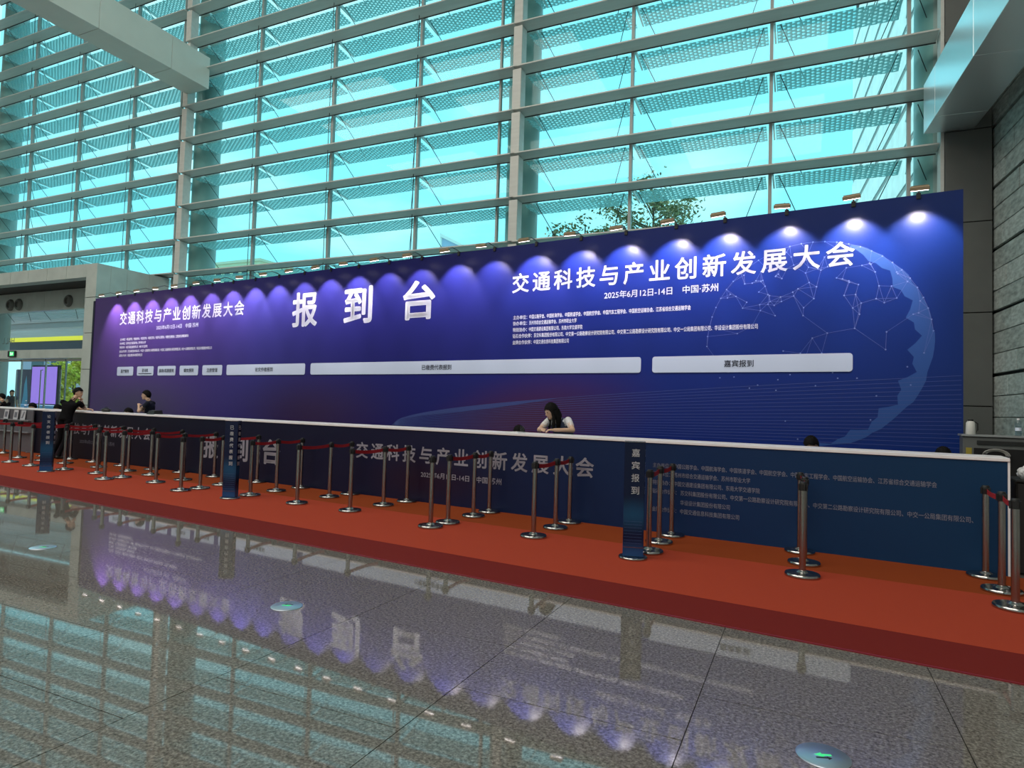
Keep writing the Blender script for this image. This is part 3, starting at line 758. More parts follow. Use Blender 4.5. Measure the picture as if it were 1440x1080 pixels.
dpart('title_lettering', spaced_mb(T_TITLE, -7.92, -3.52, .615, .875, .020), DLT)
dpart('date_lettering', text_mb(T_DATE, -6.50, -4.98, .395, .49, .008), DLT)
dpart('title_lettering', spaced_mb(T_TITLE, -18.64, -14.24, .60, .86, .020), DLT)
dpart('date_lettering', text_mb(T_DATE, -17.3, -15.7, .385, .48, .008), DLT2)
for c, x in (('报', -12.01), ('到', -11.07), ('台', -10.13)): dpart('large_character', text_mb(c, x-.25, x+.25, .345, .82, .024), DLT)
I4 = INFO[3][1]; cut = I4.index('华设')
for (a, b, e, z_, b0) in [(INFO[0][0], INFO[0][1], .38, .855, -2.40), (INFO[1][0], INFO[1][1], -1.48, .745, -2.40), (INFO[2][0], INFO[2][1], -1.37, .635, -2.40), (INFO[3][0], I4[:cut], .69, .525, -2.315), ('', I4[cut:], -1.71, .405, -2.315), (INFO[4][0], INFO[4][1], -1.60, .295, -2.315)]:
    M_ = text_mb(b, b0, e, z_-.031, z_+.031, .004)
    if a:
        t2 = text_mb(a, -2.68, b0-.05, z_-.031, z_+.031, .014); M_.add(t2.v, t2.f)
    tag(dpart('info_lettering', M_, DLT2), kind='stuff')

# ================================================================== QUEUE POSTS
base_me = MB().lathe([(.0,0),(.158,0),(.160,.006),(.160,.022),(.152,.032),(.06,.040),(.045,.055),(.034,.06),(.034,.064)], 32, cap=False).mesh('base', CHROME_D, True)
pole_me = MB().lathe([(.030,.06),(.030,.83)], 20).mesh('pole', CHROME, True)
hm = MB().lathe([(.0305,.81),(.0325,.812),(.0325,.886),(.028,.895),(.0,.897)], 20, cap=False)
for a in range(4):
    ca, sa = round(cos(a*pi/2)), round(sin(a*pi/2)); cx, cy = ca*.034, sa*.034
    hm.box(cx-(.006 if ca else .022), cx+(.006 if ca else .022), cy-(.006 if sa else .022), cy+(.006 if sa else .022), .812, .875)
phead_me = hm.mesh('belt_head', BLACK, True)
clip_me = MB().cbox(-.012, .012, -.03, .03, -.028, .028, .003).mesh('belt_clip', BLACK)
ROWS = [[(.85,6.65),(.83,7.25),(.77,7.83)], [(-.75,6.71),(-.80,7.28),(-.91,7.87)], [(-2.29,6.78),(-2.36,7.35),(-2.37,7.87)], [(-3.68,6.70),(-3.73,7.37),(-3.77,7.86)],
        [(-5.0,6.41),(-5.0,6.77),(-5.04,7.42),(-5.07,7.87)], [(-6.62,6.63),(-6.63,7.33),(-6.63,7.87)], [(-7.70,6.61),(-7.86,7.40),(-7.87,7.87)], [(-8.90,6.69),(-9.03,7.30),(-9.09,7.87)],
        [(-10.15,6.29),(-10.18,6.65),(-10.36,7.18),(-10.29,7.87)], [(-11.44,6.61),(-11.48,7.15),(-11.60,7.87)], [(-12.50,6.26),(-12.56,6.61),(-12.64,7.19),(-12.74,7.87)],
        [(-13.55,6.64),(-13.61,7.27),(-13.65,7.79)], [(-14.65,6.55),(-14.75,7.26),(-14.82,7.77)], [(-15.87,6.45),(-16.06,7.19),(-16.04,7.77)], [(-17.0,6.50),(-17.06,7.15),(-17.08,7.75)],
        [(-18.2,6.55),(-18.1,7.09),(-18.3,7.70)], [(-19.76,6.75),(-19.76,7.40)]]
PLACE = {2: ['front', 'middle', 'back'], 3: ['front', 'middle', 'back'], 4: ['front', 'second', 'third', 'back']}
for ri, pos in enumerate(ROWS):
    vs = pos
    for k, (uu, v) in enumerate(pos):
        nm = (PLACE[3] if len(vs) == 3 else PLACE[4] if len(vs) == 4 else ['front', 'back'])[k]
        t = thing('queue_post', 'steel queue post with red belt, %s post of the %s row from the right' % (nm, ORD[ri]), 'queue post', uvz(uu, v, .006), PHI, group='belt queue posts on the carpet')
        link('base', base_me, t); link('pole', pole_me, t); link('belt_head', phead_me, t)
        skip = (len(vs) == 4 and k == 0)
        if k+1 < len(pos) and not skip:
            du, dv = pos[k+1][0]-uu, pos[k+1][1]-v; L_ = sqrt(du*du+dv*dv); d_ = Vector((du/L_, dv/L_, 0))
            bm_ = MB(); n = 8; vs_ = []
            for i in range(n+1):
                s_ = i/n; p = d_*(.05+(L_-.10)*s_); zz = .843-.018*4*s_*(1-s_); nrm = Vector((-d_.y, d_.x, 0))*.0015
                tw = .004*sin(pi*s_*2)
                for sg in (-1, 1):
                    vs_ += [p+nrm*sg+Vector((0,0,zz-.024)), p+nrm*sg+Vector((tw,0,zz+.024))]
            fs_ = []
            for i in range(n):
                b0 = i*4; b1 = b0+4
                fs_ += [(b0,b0+1,b1+1,b1), (b0+2,b1+2,b1+3,b0+3), (b0+1,b0+3,b1+3,b1+1), (b0,b1,b1+2,b0+2)]
            fs_ += [(0,2,3,1), (n*4,n*4+1,n*4+3,n*4+2)]
            bm_.add(vs_, fs_)
            bl = part('belt', bm_, BELT, t)
            link('belt_clip', clip_me, bl, tuple(d_*(L_-.052)+Vector((0,0,.843))), atan2(d_.y, d_.x))

# ================================================================== UPRIGHT SIGNS
SG = print_mat('sign_print', [(-.2, (.006,.009,.036)), (.2, (.008,.013,.046))], red=[(0, .45, .35, .22, 0, (.012,.06,.14)), (0, .06, .5, .16, 0, (.016,.06,.17))], rough=.25)
def sign(u, v, rz, txt, label, wide=.212):
    t = thing('upright_sign', label, 'sign', uvz(u, v, .006), PHI+rz)
    part('base', MB().lathe([(0,0),(.148,0),(.150,.006),(.150,.016),(.144,.024),(0,.026)], 32, cap=False), CHROME_D, t, True)
    p = part('sign_body', MB().cbox(-wide/2, wide/2, -.05, .05, .026, 1.205, .004), SG, t)
    part('top_cap', MB().cbox(-wide/2-.003, wide/2+.003, -.053, .053, 1.203, 1.212, .002), CHROME, t)
    part('joint_strip', MB().box(-wide/2, wide/2, -.0515, -.05, .118, .122), CHROME, p)
    n = len(txt); ch = .082 if n < 6 else .062
    h_ = {4: .47, 6: .58, 7: .62}[n]
    SW_ = mat('sign_white_print', (.85,.85,.88), .5); pit = (h_-ch)/(n-1)
    for k, c in enumerate(txt):
        zt = 1.135-k*pit
        part('sign_character', text_mb(c, -ch/2+.01, ch/2+.01, zt-ch, zt, .012), SW_, p, loc=(0, -.0525, 0))
        part('sign_character', text_mb(c, -ch/2, ch/2, zt-ch, zt, .012), SW_, p, loc=(wide/2+.0025, 0, 0), rz=pi/2)
    for k in range(8): part('sign_line', MB().box(-wide/2+.01, wide/2-.02, -.0518, -.0512, .16+k*.032, .162+k*.032), mat('sign_line_print', (.05,.10,.28), .4), p)
sign(-2.33, 6.40, radians(20), '嘉宾报到', 'narrow blue upright sign nearest the camera, reading guest check-in')
sign(-8.86, 6.30, radians(24), '已缴费代表报到', 'narrow blue upright sign in the middle, text on two faces, before the counter')
sign(-14.53, 6.17, radians(50), '论文作者报到', 'narrow blue upright sign at left beside the leaning man')

# ================================================================== FLOOR DISCS
def disc(x, y, rz, label):
    t = thing('floor_marker', label, 'floor marker', (x, y, 0), rz)
    part('disc_plate', MB().lathe([(0,0),(.112,0),(.114,.002),(.108,.006),(0,.0062)], 40, cap=False), mat('marker_steel', (.72,.78,.88), .38, 1.0), t, True)
    a = MB().add([(-.035,-.008,.0064),(.005,-.008,.0064),(.005,-.02,.0064),(.04,.0,.0064),(.005,.02,.0064),(-.0,.008,.0064),(-.035,.008,.0064)], [(0,1,2,3,4,5,6)])
    part('arrow', a, mat('marker_green', (.05,.6,.2), .4, emit=(.05,.75,.25,1), estr=.5), t)
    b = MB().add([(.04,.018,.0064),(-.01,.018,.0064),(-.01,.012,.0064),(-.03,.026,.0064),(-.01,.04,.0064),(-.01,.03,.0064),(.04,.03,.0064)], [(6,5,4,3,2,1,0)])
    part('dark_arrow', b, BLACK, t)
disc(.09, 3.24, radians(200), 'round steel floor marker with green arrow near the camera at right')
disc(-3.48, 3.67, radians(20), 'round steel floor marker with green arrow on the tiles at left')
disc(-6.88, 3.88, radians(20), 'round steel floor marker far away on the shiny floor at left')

# ================================================================== PEOPLE
SKIN = mat('skin', (.56,.36,.25), .55, noise=.06, nscale=30)
LIP = mat('lips', (.42,.18,.15), .5)
HAIR = mat('black_hair', (.006,.0055,.0055), .75, 0, .15, noise=.3, nscale=120)
TEE_B = mat('black_shirt', (.006,.006,.007), .9, 0, .1, noise=.2, nscale=40)
TEE_N = mat('navy_shirt', (.014,.016,.028), .9, 0, .15, noise=.2, nscale=40)
BLOUSE = mat('white_blouse', (.62,.62,.64), .75, noise=.08, nscale=40)
VEST = mat('navy_vest', (.022,.035,.075), .75, noise=.15, nscale=60)
TROUS = mat('dark_trousers', (.007,.007,.009), .9, 0, .1)
SHOE = mat('black_shoe', (.01,.01,.01), .4)
GREYT = mat('grey_shirt', (.16,.17,.19), .8)

def person(label, J, mats, look, hair='short', detail=True, voxel=.013):
    """J: joints in board coordinates (u, v, z); one continuous skin fused from the limbs, hair as a child.
    mats: torso, sleeve, trousers. look: facing direction of the head in (u, v), plus pitch."""
    pv = J['pelvis']; org = Vector((pv[0], pv[1], 0))
    t = thing('person', label, 'person', uvz(org.x, org.y, .006), PHI)
    P_ = {k: Vector(v)-org for k, v in J.items() if k not in ('curl', 'toe')}
    names = ['skin', 'lip', 'torso', 'sleeve', 'trousers', 'shoe', 'collar']
    mlist = [SKIN, LIP, mats[0], mats[1], mats[2], SHOE, mats[3] if len(mats) > 3 else mats[0]]
    A = MB(); tags = []
    def cap(a, b, ra, rb, tg, n=12):
        k0 = len(A.v); d = b-a; m_ = 6
        pts = [a+d*(i/m_) for i in range(m_+1)]; rs = [ra+(rb-ra)*i/m_ for i in range(m_+1)]
        A.tube(pts, rs, n); A.ell(a, (ra,)*3, 12, 8); A.ell(b, (rb,)*3, 12, 8)
        tags.extend([tg]*(len(A.v)-k0))
    def ell(c, r, tg, rot=None):
        k0 = len(A.v); A.ell(c, r, 16, 12, rot); tags.extend([tg]*(len(A.v)-k0))
    # torso: stacked ellipses from pelvis to shoulders
    sh = (P_['shR']+P_['shL'])/2; pel = P_['pelvis']; ax = (P_['shR']-P_['shL']); sw_ = ax.length; ax.normalize()
    spine = (sh-pel); fwd = spine.cross(ax).normalized() if spine.length else Vector((0,1,0))
    secs = [(-.06,.150,.105),(.05,.165,.115),(.25,.150,.105),(.45,.150,.110),(.65,.165,.120),(.85,sw_*.50,.110),(.97,sw_*.50,.075),(1.06,.08,.06)]
    k0 = len(A.v); n = 20; vs = []; fs = []
    up_ = spine.normalized()
    for s_, rx, ry in secs:
        c = pel+spine*s_
        for i in range(n):
            a = 2*pi*i/n; vs.append(c+ax*(rx*cos(a))+fwd*(ry*sin(a)))
    for k in range(len(secs)-1):
        for i in range(n):
            j = (i+1) % n; fs.append((k*n+i, k*n+j, (k+1)*n+j, (k+1)*n+i))
    fs.append(tuple(range(n-1,-1,-1))); fs.append(tuple((len(secs)-1)*n+i for i in range(n)))
    A.add(vs, fs); tags.extend([2]*(len(A.v)-k0))
    hd = P_['head']
    cap(sh+up_*.01, sh+(hd-sh)*.35, .058, .056, 6); cap(sh+(hd-sh)*.3, hd-Vector((0,0,.03)), .054, .052, 0)
    # head, turned to where the person looks
    ly = atan2(look[1], look[0]); R_ = Matrix.Rotation(ly, 3, 'Z') @ Matrix.Rotation(-look[2], 3, 'Y') @ Matrix.Rotation(look[3] if len(look) > 3 else 0, 3, 'X')
    def hp(x, y, z): return hd+R_ @ Vector((x, y, z))
    ell(hp(0,0,.02), (.098,.076,.105), 0, R_); ell(hp(.02,0,-.045), (.068,.056,.068), 0, R_)
    ell(hp(.065,0,-.092), (.026,.028,.022), 0, R_)                       # chin
    ell(hp(.100,0,-.018), (.022,.014,.024), 0, R_); ell(hp(.094,0,.010), (.012,.010,.03), 0, R_)   # nose
    ell(hp(.086,0,-.060), (.012,.024,.009), 1, R_)                       # mouth
    for sg in (-1, 1):
        ell(hp(-.005, sg*.079, -.008), (.020,.010,.032), 0, R_)          # ears
        ell(hp(.082, sg*.032, .030), (.016,.024,.010), 0, R_)            # brow ridge
    def arm(s):
        a, e, h_ = P_['sh'+s], P_['el'+s], P_['ha'+s]
        cap(a, a+(e-a)*.55, .060, .056, 3); cap(a+(e-a)*.5, e, .047, .040, 0 if len(mats) < 5 else 3)
        cap(e, h_, .039, .028, 0)
        d = (h_-e).normalized(); side = d.cross(Vector((0,0,1)))
        side = side.normalized() if side.length > .1 else Vector((1,0,0)); nrm = side.cross(d)
        pc = h_+d*.045
        M3 = Matrix((d, side, nrm)).transposed()
        ell(pc, (.050,.040,.018), 0, M3)
        curl = J.get('curl', .5)
        for i, (o_, ln) in enumerate(((-.030,.068),(-.010,.078),(.011,.072),(.030,.058))):
            b0 = pc+d*.038+side*o_; b1 = b0+(d*cos(curl*.6)-nrm*sin(curl*.6))*ln*.5; b2 = b1+(d*cos(curl*1.6)-nrm*sin(curl*1.6))*ln*.5
            cap(b0, b1, .0105, .0098, 0, 8); cap(b1, b2, .0098, .0085, 0, 8)
        tb = pc+side*(-.038 if s == 'R' else .038)-d*.02
        cap(tb, tb+(side*(-.03 if s == 'R' else .03)+d*.04), .012, .0105, 0, 8); 
    arm('R'); arm('L')
    for s in 'RL':
        hpj = pel+ax*(.09 if s == 'R' else -.09)-Vector((0,0,.03)); kn, an = P_['kn'+s], P_['an'+s]
        cap(hpj, kn, .088, .062, 4); cap(kn, an, .060, .045, 4)
        fd = Vector((look[0], look[1], 0)).normalized() if 'toe' not in J else Vector((J['toe'][0], J['toe'][1], 0)).normalized()
        cap(an-Vector((0,0,.045))-fd*.03, an-Vector((0,0,.05))+fd*.15, .042, .035, 5)
    tmp = bpy.data.objects.new('tmp', A.mesh('tmp')); COL.objects.link(tmp)
    rm = tmp.modifiers.new('r', 'REMESH'); rm.mode = 'VOXEL'; rm.voxel_size = voxel
    sm = tmp.modifiers.new('s', 'SMOOTH'); sm.factor = .5; sm.iterations = 2
    bpy.context.view_layer.update()
    me = bpy.data.meshes.new_from_object(tmp.evaluated_get(bpy.context.evaluated_depsgraph_get())); bpy.data.objects.remove(tmp)
    me.name = 'body'; me.materials.clear()
    for mm_ in mlist: me.materials.append(mm_)
    kd = kdtree.KDTree(len(A.v))
    for i, v in enumerate(A.v): kd.insert(v, i)
    kd.balance()
    zmin = min(v[2] for v in A.v)
    me.polygons.foreach_set('material_index', [tags[kd.find(p.center)[1]] for p in me.polygons])
    me.polygons.foreach_set('use_smooth', [True]*len(me.polygons))
    body = link('body', me, t, (0, 0, max(0, -zmin)))
    # hair: a thick cap over the skull with a fringe, open at the face
    H_ = MB(); nu, nv = 28, 18; vs = []; keep = []
    for j in range(nv+1):
        ph = pi*.78*j/nv
        for i in range(nu):
            th = 2*pi*i/nu; bump = 1+.035*sin(7*th+3*j)+.02*sin(13*th)
            x, y, z = .112*sin(ph)*cos(th)*bump-.008, .090*sin(ph)*sin(th)*bump, .122*cos(ph)*bump+.022
            # hair line: high over the forehead, above the ears, low at the nape
            ct = cos(th); lim = .058+.012*sin(5*th) if ct > .55 else (.058*(ct+.25)/.8+.0 if ct > -.25 else -.035-.03*(-ct-.25))
            if hair == 'long' and ct <= .55: lim = -.09
            if ct > .55: x = min(x, .100)
            z = max(z, lim)
            vs.append(hp(x, y, z))
    fs = []
    for j in range(nv):
        for i in range(nu):
            k = (i+1) % nu; fs.append((j*nu+i, (j+1)*nu+i, (j+1)*nu+k, j*nu+k))
    H_.add(vs, fs)
    if hair == 'long':
        for i in range(9):
            a = radians(100+160*i/8); p0 = hp(.085*cos(a)-.01, .085*sin(a), .0); p1 = hp(.09*cos(a)-.015, .088*sin(a), -.10)
            p2 = p1+Vector((0,0,-.10))+(sh-p1)*.25; p3 = p2+Vector((0,0,-.09))
            H_.tube([p0, p1, p2, p3], [.034,.034,.028,.012], 8)
        for sg in (1, -1):
            p0 = hp(.02, sg*.085, .03); p1 = hp(.03, sg*.092, -.08); p2 = p1+Vector((0,0,-.13)); p3 = p2+Vector((.0,0,-.10))
            H_.tube([p0, p1, p2, p3], [.022,.030,.027,.010], 8)
    part('hair', H_, HAIR, t, True, (0, 0, max(0, -zmin)))
    if detail:
        for sg in (-1, 1):
            E_ = MB().ell(hp(.084, sg*.032, .012), (.010,.013,.007), 10, 6, R_)
            part('eye', E_, mat('eye_dark', (.02,.015,.012), .2), t, True, (0, 0, max(0, -zmin)))
    return t

# the man leaning on the counter, chin on his hand
person('man in a black shirt leaning on the counter, cheek resting on his hand',
    dict(pelvis=(-17.33, 7.70, .95), shR=(-17.12, 7.90, 1.355), shL=(-17.50, 7.70, 1.375), head=(-17.27, 7.93, 1.605),
         elR=(-17.33, 8.13, 1.215), haR=(-17.17, 7.955, 1.43), elL=(-17.62, 8.12, 1.215), haL=(-17.44, 8.26, 1.21),
         knR=(-17.30, 7.72, .50), anR=(-17.36, 7.62, .08), knL=(-17.46, 7.68, .50), anL=(-17.56, 7.56, .08), curl=1.1, toe=(.3, .9)),
    (TEE_B, TEE_B, TROUS), (.80, .50, -.05))
# the man behind the counter, arms folded
person('man in a dark navy T-shirt standing behind the counter with folded arms',
    dict(pelvis=(-16.48, 9.25, .96), shR=(-16.62, 9.42, 1.40), shL=(-16.33, 9.12, 1.40), head=(-16.60, 9.22, 1.60),
         elR=(-16.78, 9.28, 1.20), haR=(-16.62, 9.10, 1.22), elL=(-16.46, 8.98, 1.19), haL=(-16.62, 9.06, 1.33),
         knR=(-16.55, 9.33, .50), anR=(-16.55, 9.33, .08), knL=(-16.40, 9.17, .50), anL=(-16.40, 9.17, .08), curl=1.0, toe=(-.8, -.5)),
    (TEE_N, TEE_N, TROUS), (-.80, -.62, .04))
# the woman bent over the counter
person('woman with long black hair, white blouse and navy vest, bent over behind the counter',
    dict(pelvis=(-4.48, 9.30, .92), shR=(-4.72, 9.00, 1.345), shL=(-4.40, 9.04, 1.36), head=(-4.625, 8.90, 1.495),
         elR=(-4.78, 8.80, 1.20), haR=(-4.66, 8.66, 1.215), elL=(-4.22, 8.84, 1.215), haL=(-4.42, 8.62, 1.215),
         knR=(-4.55, 9.30, .50), anR=(-4.55, 9.32, .08), knL=(-4.38, 9.30, .50), anL=(-4.38, 9.32, .08), curl=.6, toe=(-.2, -1)),
    (VEST, BLOUSE, TROUS, BLOUSE), (-.62, -.72, -.42), hair='long')
# people sitting behind the counter: only the tops of their heads show
def seated(u, v, ztop, label, shirt, hair='short', look=(-.2, -1, -.3)):
    z = ztop-.135
    person(label, dict(pelvis=(u, v+.06, z-.62), shR=(u-.19, v+.02, z-.20), shL=(u+.19, v+.02, z-.20), head=(u, v-.02, z),
        elR=(u-.24, v-.06, z-.46), haR=(u-.12, v-.26, z-.46), elL=(u+.24, v-.06, z-.46), haL=(u+.12, v-.26, z-.46),
        knR=(u-.12, v-.36, z-.68), anR=(u-.12, v-.36, .08), knL=(u+.12, v-.36, z-.68), anL=(u+.12, v-.36, .08), toe=(0, -1)),
        (shirt, shirt, TROUS), look, hair=hair, detail=False, voxel=.02)
    st = thing('stool', 'black round stool under %s' % label.split(',')[0].replace('dark haired ', 'the '), 'stool', uvz(u, v+.06, .006), PHI)
    zs_ = z-.62-.17
    part('seat', MB().lathe([(.0,zs_-.05),(.17,zs_-.05),(.18,zs_-.02),(.17,zs_),(0,zs_)], 20, cap=False), BLACK, st, True)
    part('post', MB().lathe([(.025,.03),(.025,zs_-.05)], 10), CHROME, st, True)
    part('foot', MB().lathe([(.0,0),(.18,0),(.18,.015),(.03,.035)], 20, cap=False), CHROME_D, st, True)
seated(-.94, 9.25, 1.27, 'dark haired person seated behind the right part of the counter, only the crown showing', GREYT, look=(-.3, -1, -.4))
seated(.50, 9.25, 1.205, 'dark haired person seated near the right end of the counter, barely showing', TEE_B)
seated(-5.40, 9.25, 1.245, 'dark haired person seated left of the woman in the vest', TEE_N)
seated(-21.25, 9.25, 1.27, 'dark haired person seated behind the counter near the leaning man', TEE_B)
seated(-22.85, 9.25, 1.29, 'dark haired person seated behind the far left part of the counter', GREYT)
seated(-17.50, 9.30, 1.26, 'dark haired person seated between the leaning and the standing man', TEE_N)
# person at the picture's left edge, and two people outside the doors
person('person in dark clothes at the left edge, arm raised behind the counter',
    dict(pelvis=(-24.75, 9.2, .80), shR=(-24.75, 9.32, 1.22), shL=(-24.55, 9.02, 1.22), head=(-24.85, 9.15, 1.42),
         elR=(-24.85, 9.20, 1.0), haR=(-24.60, 8.98, 1.05), elL=(-24.30, 8.86, 1.21), haL=(-24.42, 8.84, 1.40),
         knR=(-24.85, 8.9, .50), anR=(-24.85, 8.9, .08), knL=(-24.60, 8.8, .50), anL=(-24.60, 8.8, .08), toe=(-.5, -1)), (TEE_B, TEE_B, TROUS), (-.6, -.8, -.1), detail=False)
def walker(x, y, h_, label, shirt):
    p = Vector((x, y, 0)); u, v = p.dot(UU), p.dot(VV); k = h_/1.72
    person(label, dict(pelvis=(u, v, .95*k), shR=(u-.1, v+.17, 1.42*k), shL=(u+.05, v-.17, 1.42*k), head=(u-.02, v, 1.60*k),
        elR=(u-.1, v+.24, 1.14*k), haR=(u+.02, v+.24, .90*k), elL=(u+.03, v-.24, 1.14*k), haL=(u+.14, v-.22, .92*k),
        knR=(u, v+.09, .50*k), anR=(u-.06, v+.09, .08), knL=(u+.06, v-.09, .50*k), anL=(u+.05, v-.09, .08), toe=(1, .1)), (shirt, shirt, TROUS), (.95, .2, 0), detail=False, voxel=.02)
walker(-33.55, 17.2, 1.75, 'person in dark clothes standing beyond the glass doors at left', TEE_N)
walker(-39.6, 20.3, 1.66, 'small figure in grey before the purple screen outside', GREYT)

# ================================================================== THINGS ON AND BEHIND THE COUNTER
PAPER = mat('paper', (.80,.80,.80), .7)
CLEAR = glass_mat('clear_plastic', (.90, .93, .95), .05)
def at_counter(name, label, cat, u, v, z=DH, rz=0, group=None): return thing(name, label, cat, uvz(u, v, z), PHI+rz, group)
def bottle(u, v, z, label):
    b_ = at_counter('water_bottle', label, 'bottle', u, v, z, group='clear water bottles')
    part('bottle_body', MB().lathe([(.0,0),(.031,0),(.033,.01),(.033,.06),(.030,.08),(.033,.10),(.033,.15),(.014,.185),(.013,.20)], 18, cap=False), CLEAR, b_, True)
    part('water', MB().lathe([(.0,.004),(.029,.004),(.029,.12),(0,.12)], 16, cap=False), glass_mat('water', (.85,.92,.95), .03), b_, True)
    part('bottle_label', MB().lathe([(.0335,.065),(.0335,.105)], 18, cap=False), mat('bottle_label_paint', (.65,.72,.85), .5), b_, True)
    part('bottle_cap', MB().lathe([(.0,.198),(.016,.198),(.016,.218),(0,.218)], 14, cap=False), WHITE, b_, True)
bottle(-20.96, 8.30, DH, 'clear water bottle on the counter at far left')
for (u, v, rz, lab) in [(-19.75, 8.35, .1, 'loose white sheets on the counter left of the leaning man'), (-14.95, 8.40, .2, 'white sheets on the counter left of the black printer'), (-14.35, 8.38, -.15, 'white sheets on the counter right of the black printer'), (-17.15, 8.45, .3, 'white papers on the counter before the man with folded arms'), (-4.95, 8.35, .1, 'white papers on the counter beside the woman')]:
    p = at_counter('paper_stack', lab, 'papers', u, v, DH, rz, 'papers on the counter')
    for k in range(3): part('sheet', MB().box(-.105, .105, -.148, .148, .003*k, .003*k+.0025), PAPER, p, rz=.06*(k-1))
pr = at_counter('label_printer', 'small black printer standing on the counter right of the man with folded arms', 'printer', -14.66, 8.36, DH)
part('printer_body', MB().add([(-.15,-.11,0),(.15,-.11,0),(.15,.11,0),(-.15,.11,0),(-.11,-.07,.085),(.11,-.07,.085),(.12,.10,.10),(-.12,.10,.10)], [(0,3,2,1),(4,5,6,7),(0,1,5,4),(1,2,6,5),(2,3,7,6),(3,0,4,7)]), BLACK, pr)
part('paper_slot', MB().box(-.07, .07, -.02, .0, .088, .096), ALU_D, pr)
pd = at_counter('phone_stand', 'small clear acrylic stand on the counter before the woman', 'stand', -4.87, 8.42, DH)
part('stand_plate', MB().box(-.035, .035, -.004, .004, 0, .10), CLEAR, pd); part('stand_foot', MB().box(-.04, .04, -.03, .03, 0, .006), CLEAR, pd)
bg_ = at_counter('black_bag', 'black bag lying on the counter behind the leaning man', 'bag', -16.95, 8.44, DH)
part('bag_body', MB().ell((0,0,.045), (.16,.10,.055), 18, 10), BLACK, bg_, True)
part('bag_strap', MB().tube([(-.12,0,.07),(-.05,.02,.115),(.05,.02,.115),(.12,0,.07)], .008, 6), BLACK, bg_, True)
# brochure rack fixed before the counter's left end
rk = thing('brochure_rack', 'grey brochure rack with two rails before the left end of the counter', 'rack', uvz(-20.7, 7.93, .006), PHI)
RG = mat('rack_grey', (.20,.20,.22), .4, .3)
part('back_panel', MB().cbox(-1.6, 1.05, .03, .06, .0, 1.12, .004), mat('rack_panel', (.085,.085,.10), .5), rk)
for z_ in (.83, .51): part('rail', MB().cbox(-1.5, .98, -.05, .03, z_, z_+.03, .003), RG, rk)
for x_ in (-1.55, 1.0): part('rack_leg', MB().cbox(x_-.02, x_+.02, -.06, .10, 0, .03, .003), RG, rk)
for k, (u, lab) in enumerate([(-21.15, 'pale brochure in the rack, nearest the left edge'), (-20.57, 'pale brochure in the middle of the rack'), (-20.14, 'tilted pale brochure with dark stripe at the right of the rack')]):
    b_ = thing('brochure', lab, 'brochure', uvz(u, 7.915, .866), PHI, 'brochures in the rack')
    part('cover', MB().box(-.13, .13, -.004, .006, 0, .26), mat('brochure_pale', (.42,.44,.48), .5), b_)
    part('cover_print', MB().add([(-.08,-.005,.04),(.02,-.005,.04),(.08,-.005,.22),(.02,-.005,.22)], [(0,1,2,3)]) if k == 2 else MB().box(-.08, .08, -.0055, -.004, .05, .20), mat('brochure_ink', (.12,.13,.16), .5), b_)
    b_.rotation_euler.x = radians(-6)
# equipment beyond the right end of the counter
fc = thing('flight_case', 'open grey and black equipment case on castors behind the counter at right', 'flight case', uvz(1.12, 9.85, .006), PHI)
GC = mat('case_grey', (.10,.105,.105), .5)
part('case_shell', MB().cbox(-.38, .52, 0, .5, .10, 1.34, .01), GC, fc)
part('case_opening', MB().box(-.27, .36, -.006, 0, .30, 1.20), mat('case_black', (.004,.004,.005), .8), fc)
part('case_top', MB().cbox(-.40, .54, -.02, .52, 1.34, 1.365, .004), mat('case_alloy', (.32,.33,.34), .4, .6), fc)
part('top_slot', MB().box(-.24, .40, -.012, -.004, 1.245, 1.295), BLACK, fc)
for x_ in (-.35, .42): part('yellow_sticker', MB().box(x_, x_+.06, -.006, 0, 1.10, 1.20), mat('sticker_yellow', (.30,.24,.03), .5), fc)
for x_ in (-.30, .44): part('castor', MB().lathe([(.0,0),(.05,0),(.05,.06),(.03,.10)], 14, (x_, .06, 0), cap=False), BLACK, fc, True)
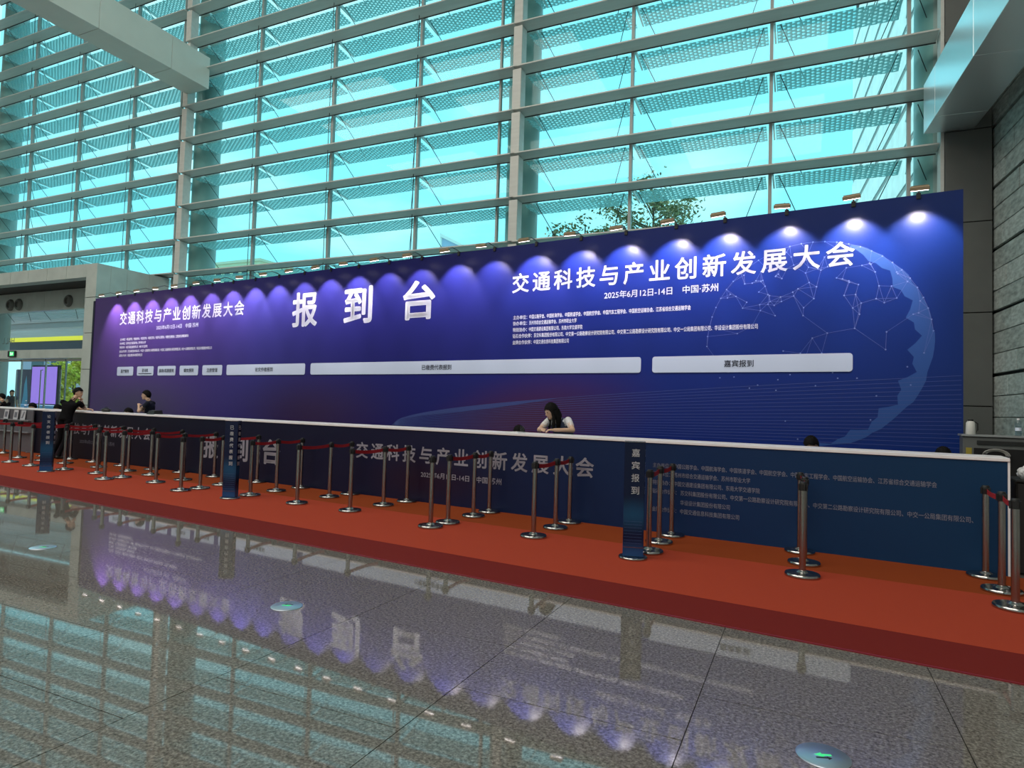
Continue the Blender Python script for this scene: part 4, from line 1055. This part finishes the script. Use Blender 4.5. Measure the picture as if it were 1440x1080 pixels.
for x_ in (-.30, .44): part('castor', MB().lathe([(.0,0),(.05,0),(.05,.06),(.03,.10)], 14, (x_, .44, 0), cap=False), BLACK, fc, True)
cb = MB()
for k in range(4):
    r_ = .10+.012*k; cb.tube([(-.05+r_*cos(a*pi/9), -.03-.006*k, 1.12+r_*.55*sin(a*pi/9)) for a in range(18)], .006, 6, closed=True)
part('coiled_cable', cb, mat('cable_grey', (.35,.34,.32), .6), fc, True)
bottle(1.31, 9.98, 1.371, 'clear water bottle on the equipment case at right')
cn = thing('spray_can', 'white and black can on the equipment case beside the backdrop edge', 'can', uvz(.83, 10.0, 1.371), PHI)
part('can_body', MB().lathe([(.0,0),(.05,0),(.055,.01),(.048,.15),(.03,.17)], 18, cap=False), mat('can_white', (.55,.55,.52), .4), cn, True)
part('can_lid', MB().lathe([(.031,.165),(.031,.19),(0,.19)], 14, cap=False), BLACK, cn, True)
part('can_handle', MB().tube([(.045,0,.16),(.075,0,.14),(.075,0,.06),(.05,0,.02)], .007, 6), BLACK, cn, True)
bx = thing('equipment_box', 'low black equipment box just past the right end of the counter', 'box', uvz(1.34, 8.42, .006), PHI)
part('box_body', MB().cbox(-.28, .45, -.2, .35, 0, .92, .015), mat('box_black', (.015,.015,.016), .5), bx)
part('box_lid', MB().cbox(-.29, .46, -.21, .36, .92, .945, .004), BLACK, bx)
part('box_handle', MB().tube([(-.02,-.21,.70),(-.02,-.25,.72),(.18,-.25,.72),(.18,-.21,.70)], .01, 6), CHROME, bx, True)
wb = thing('plastic_bag', 'crumpled white plastic bag on the low black box', 'bag', uvz(1.14, 8.40, .951), PHI)
W_ = MB().ell((0,0,.055), (.055,.05,.06), 14, 9); rnd = random.Random(3)
W_.v = [(x+rnd.uniform(-.008,.008), y+rnd.uniform(-.008,.008), max(0, z+rnd.uniform(-.008,.012))) for x, y, z in W_.v]
part('bag_body', W_, mat('bag_white', (.65,.66,.68), .5), wb)
part('bag_knot', MB().tube([(0,0,.105),(.012,.004,.13),(.035,.0,.15)], [.016,.008,.014], 7), MATS['bag_white'], wb, True)

bpy.data.objects.remove(_fo)
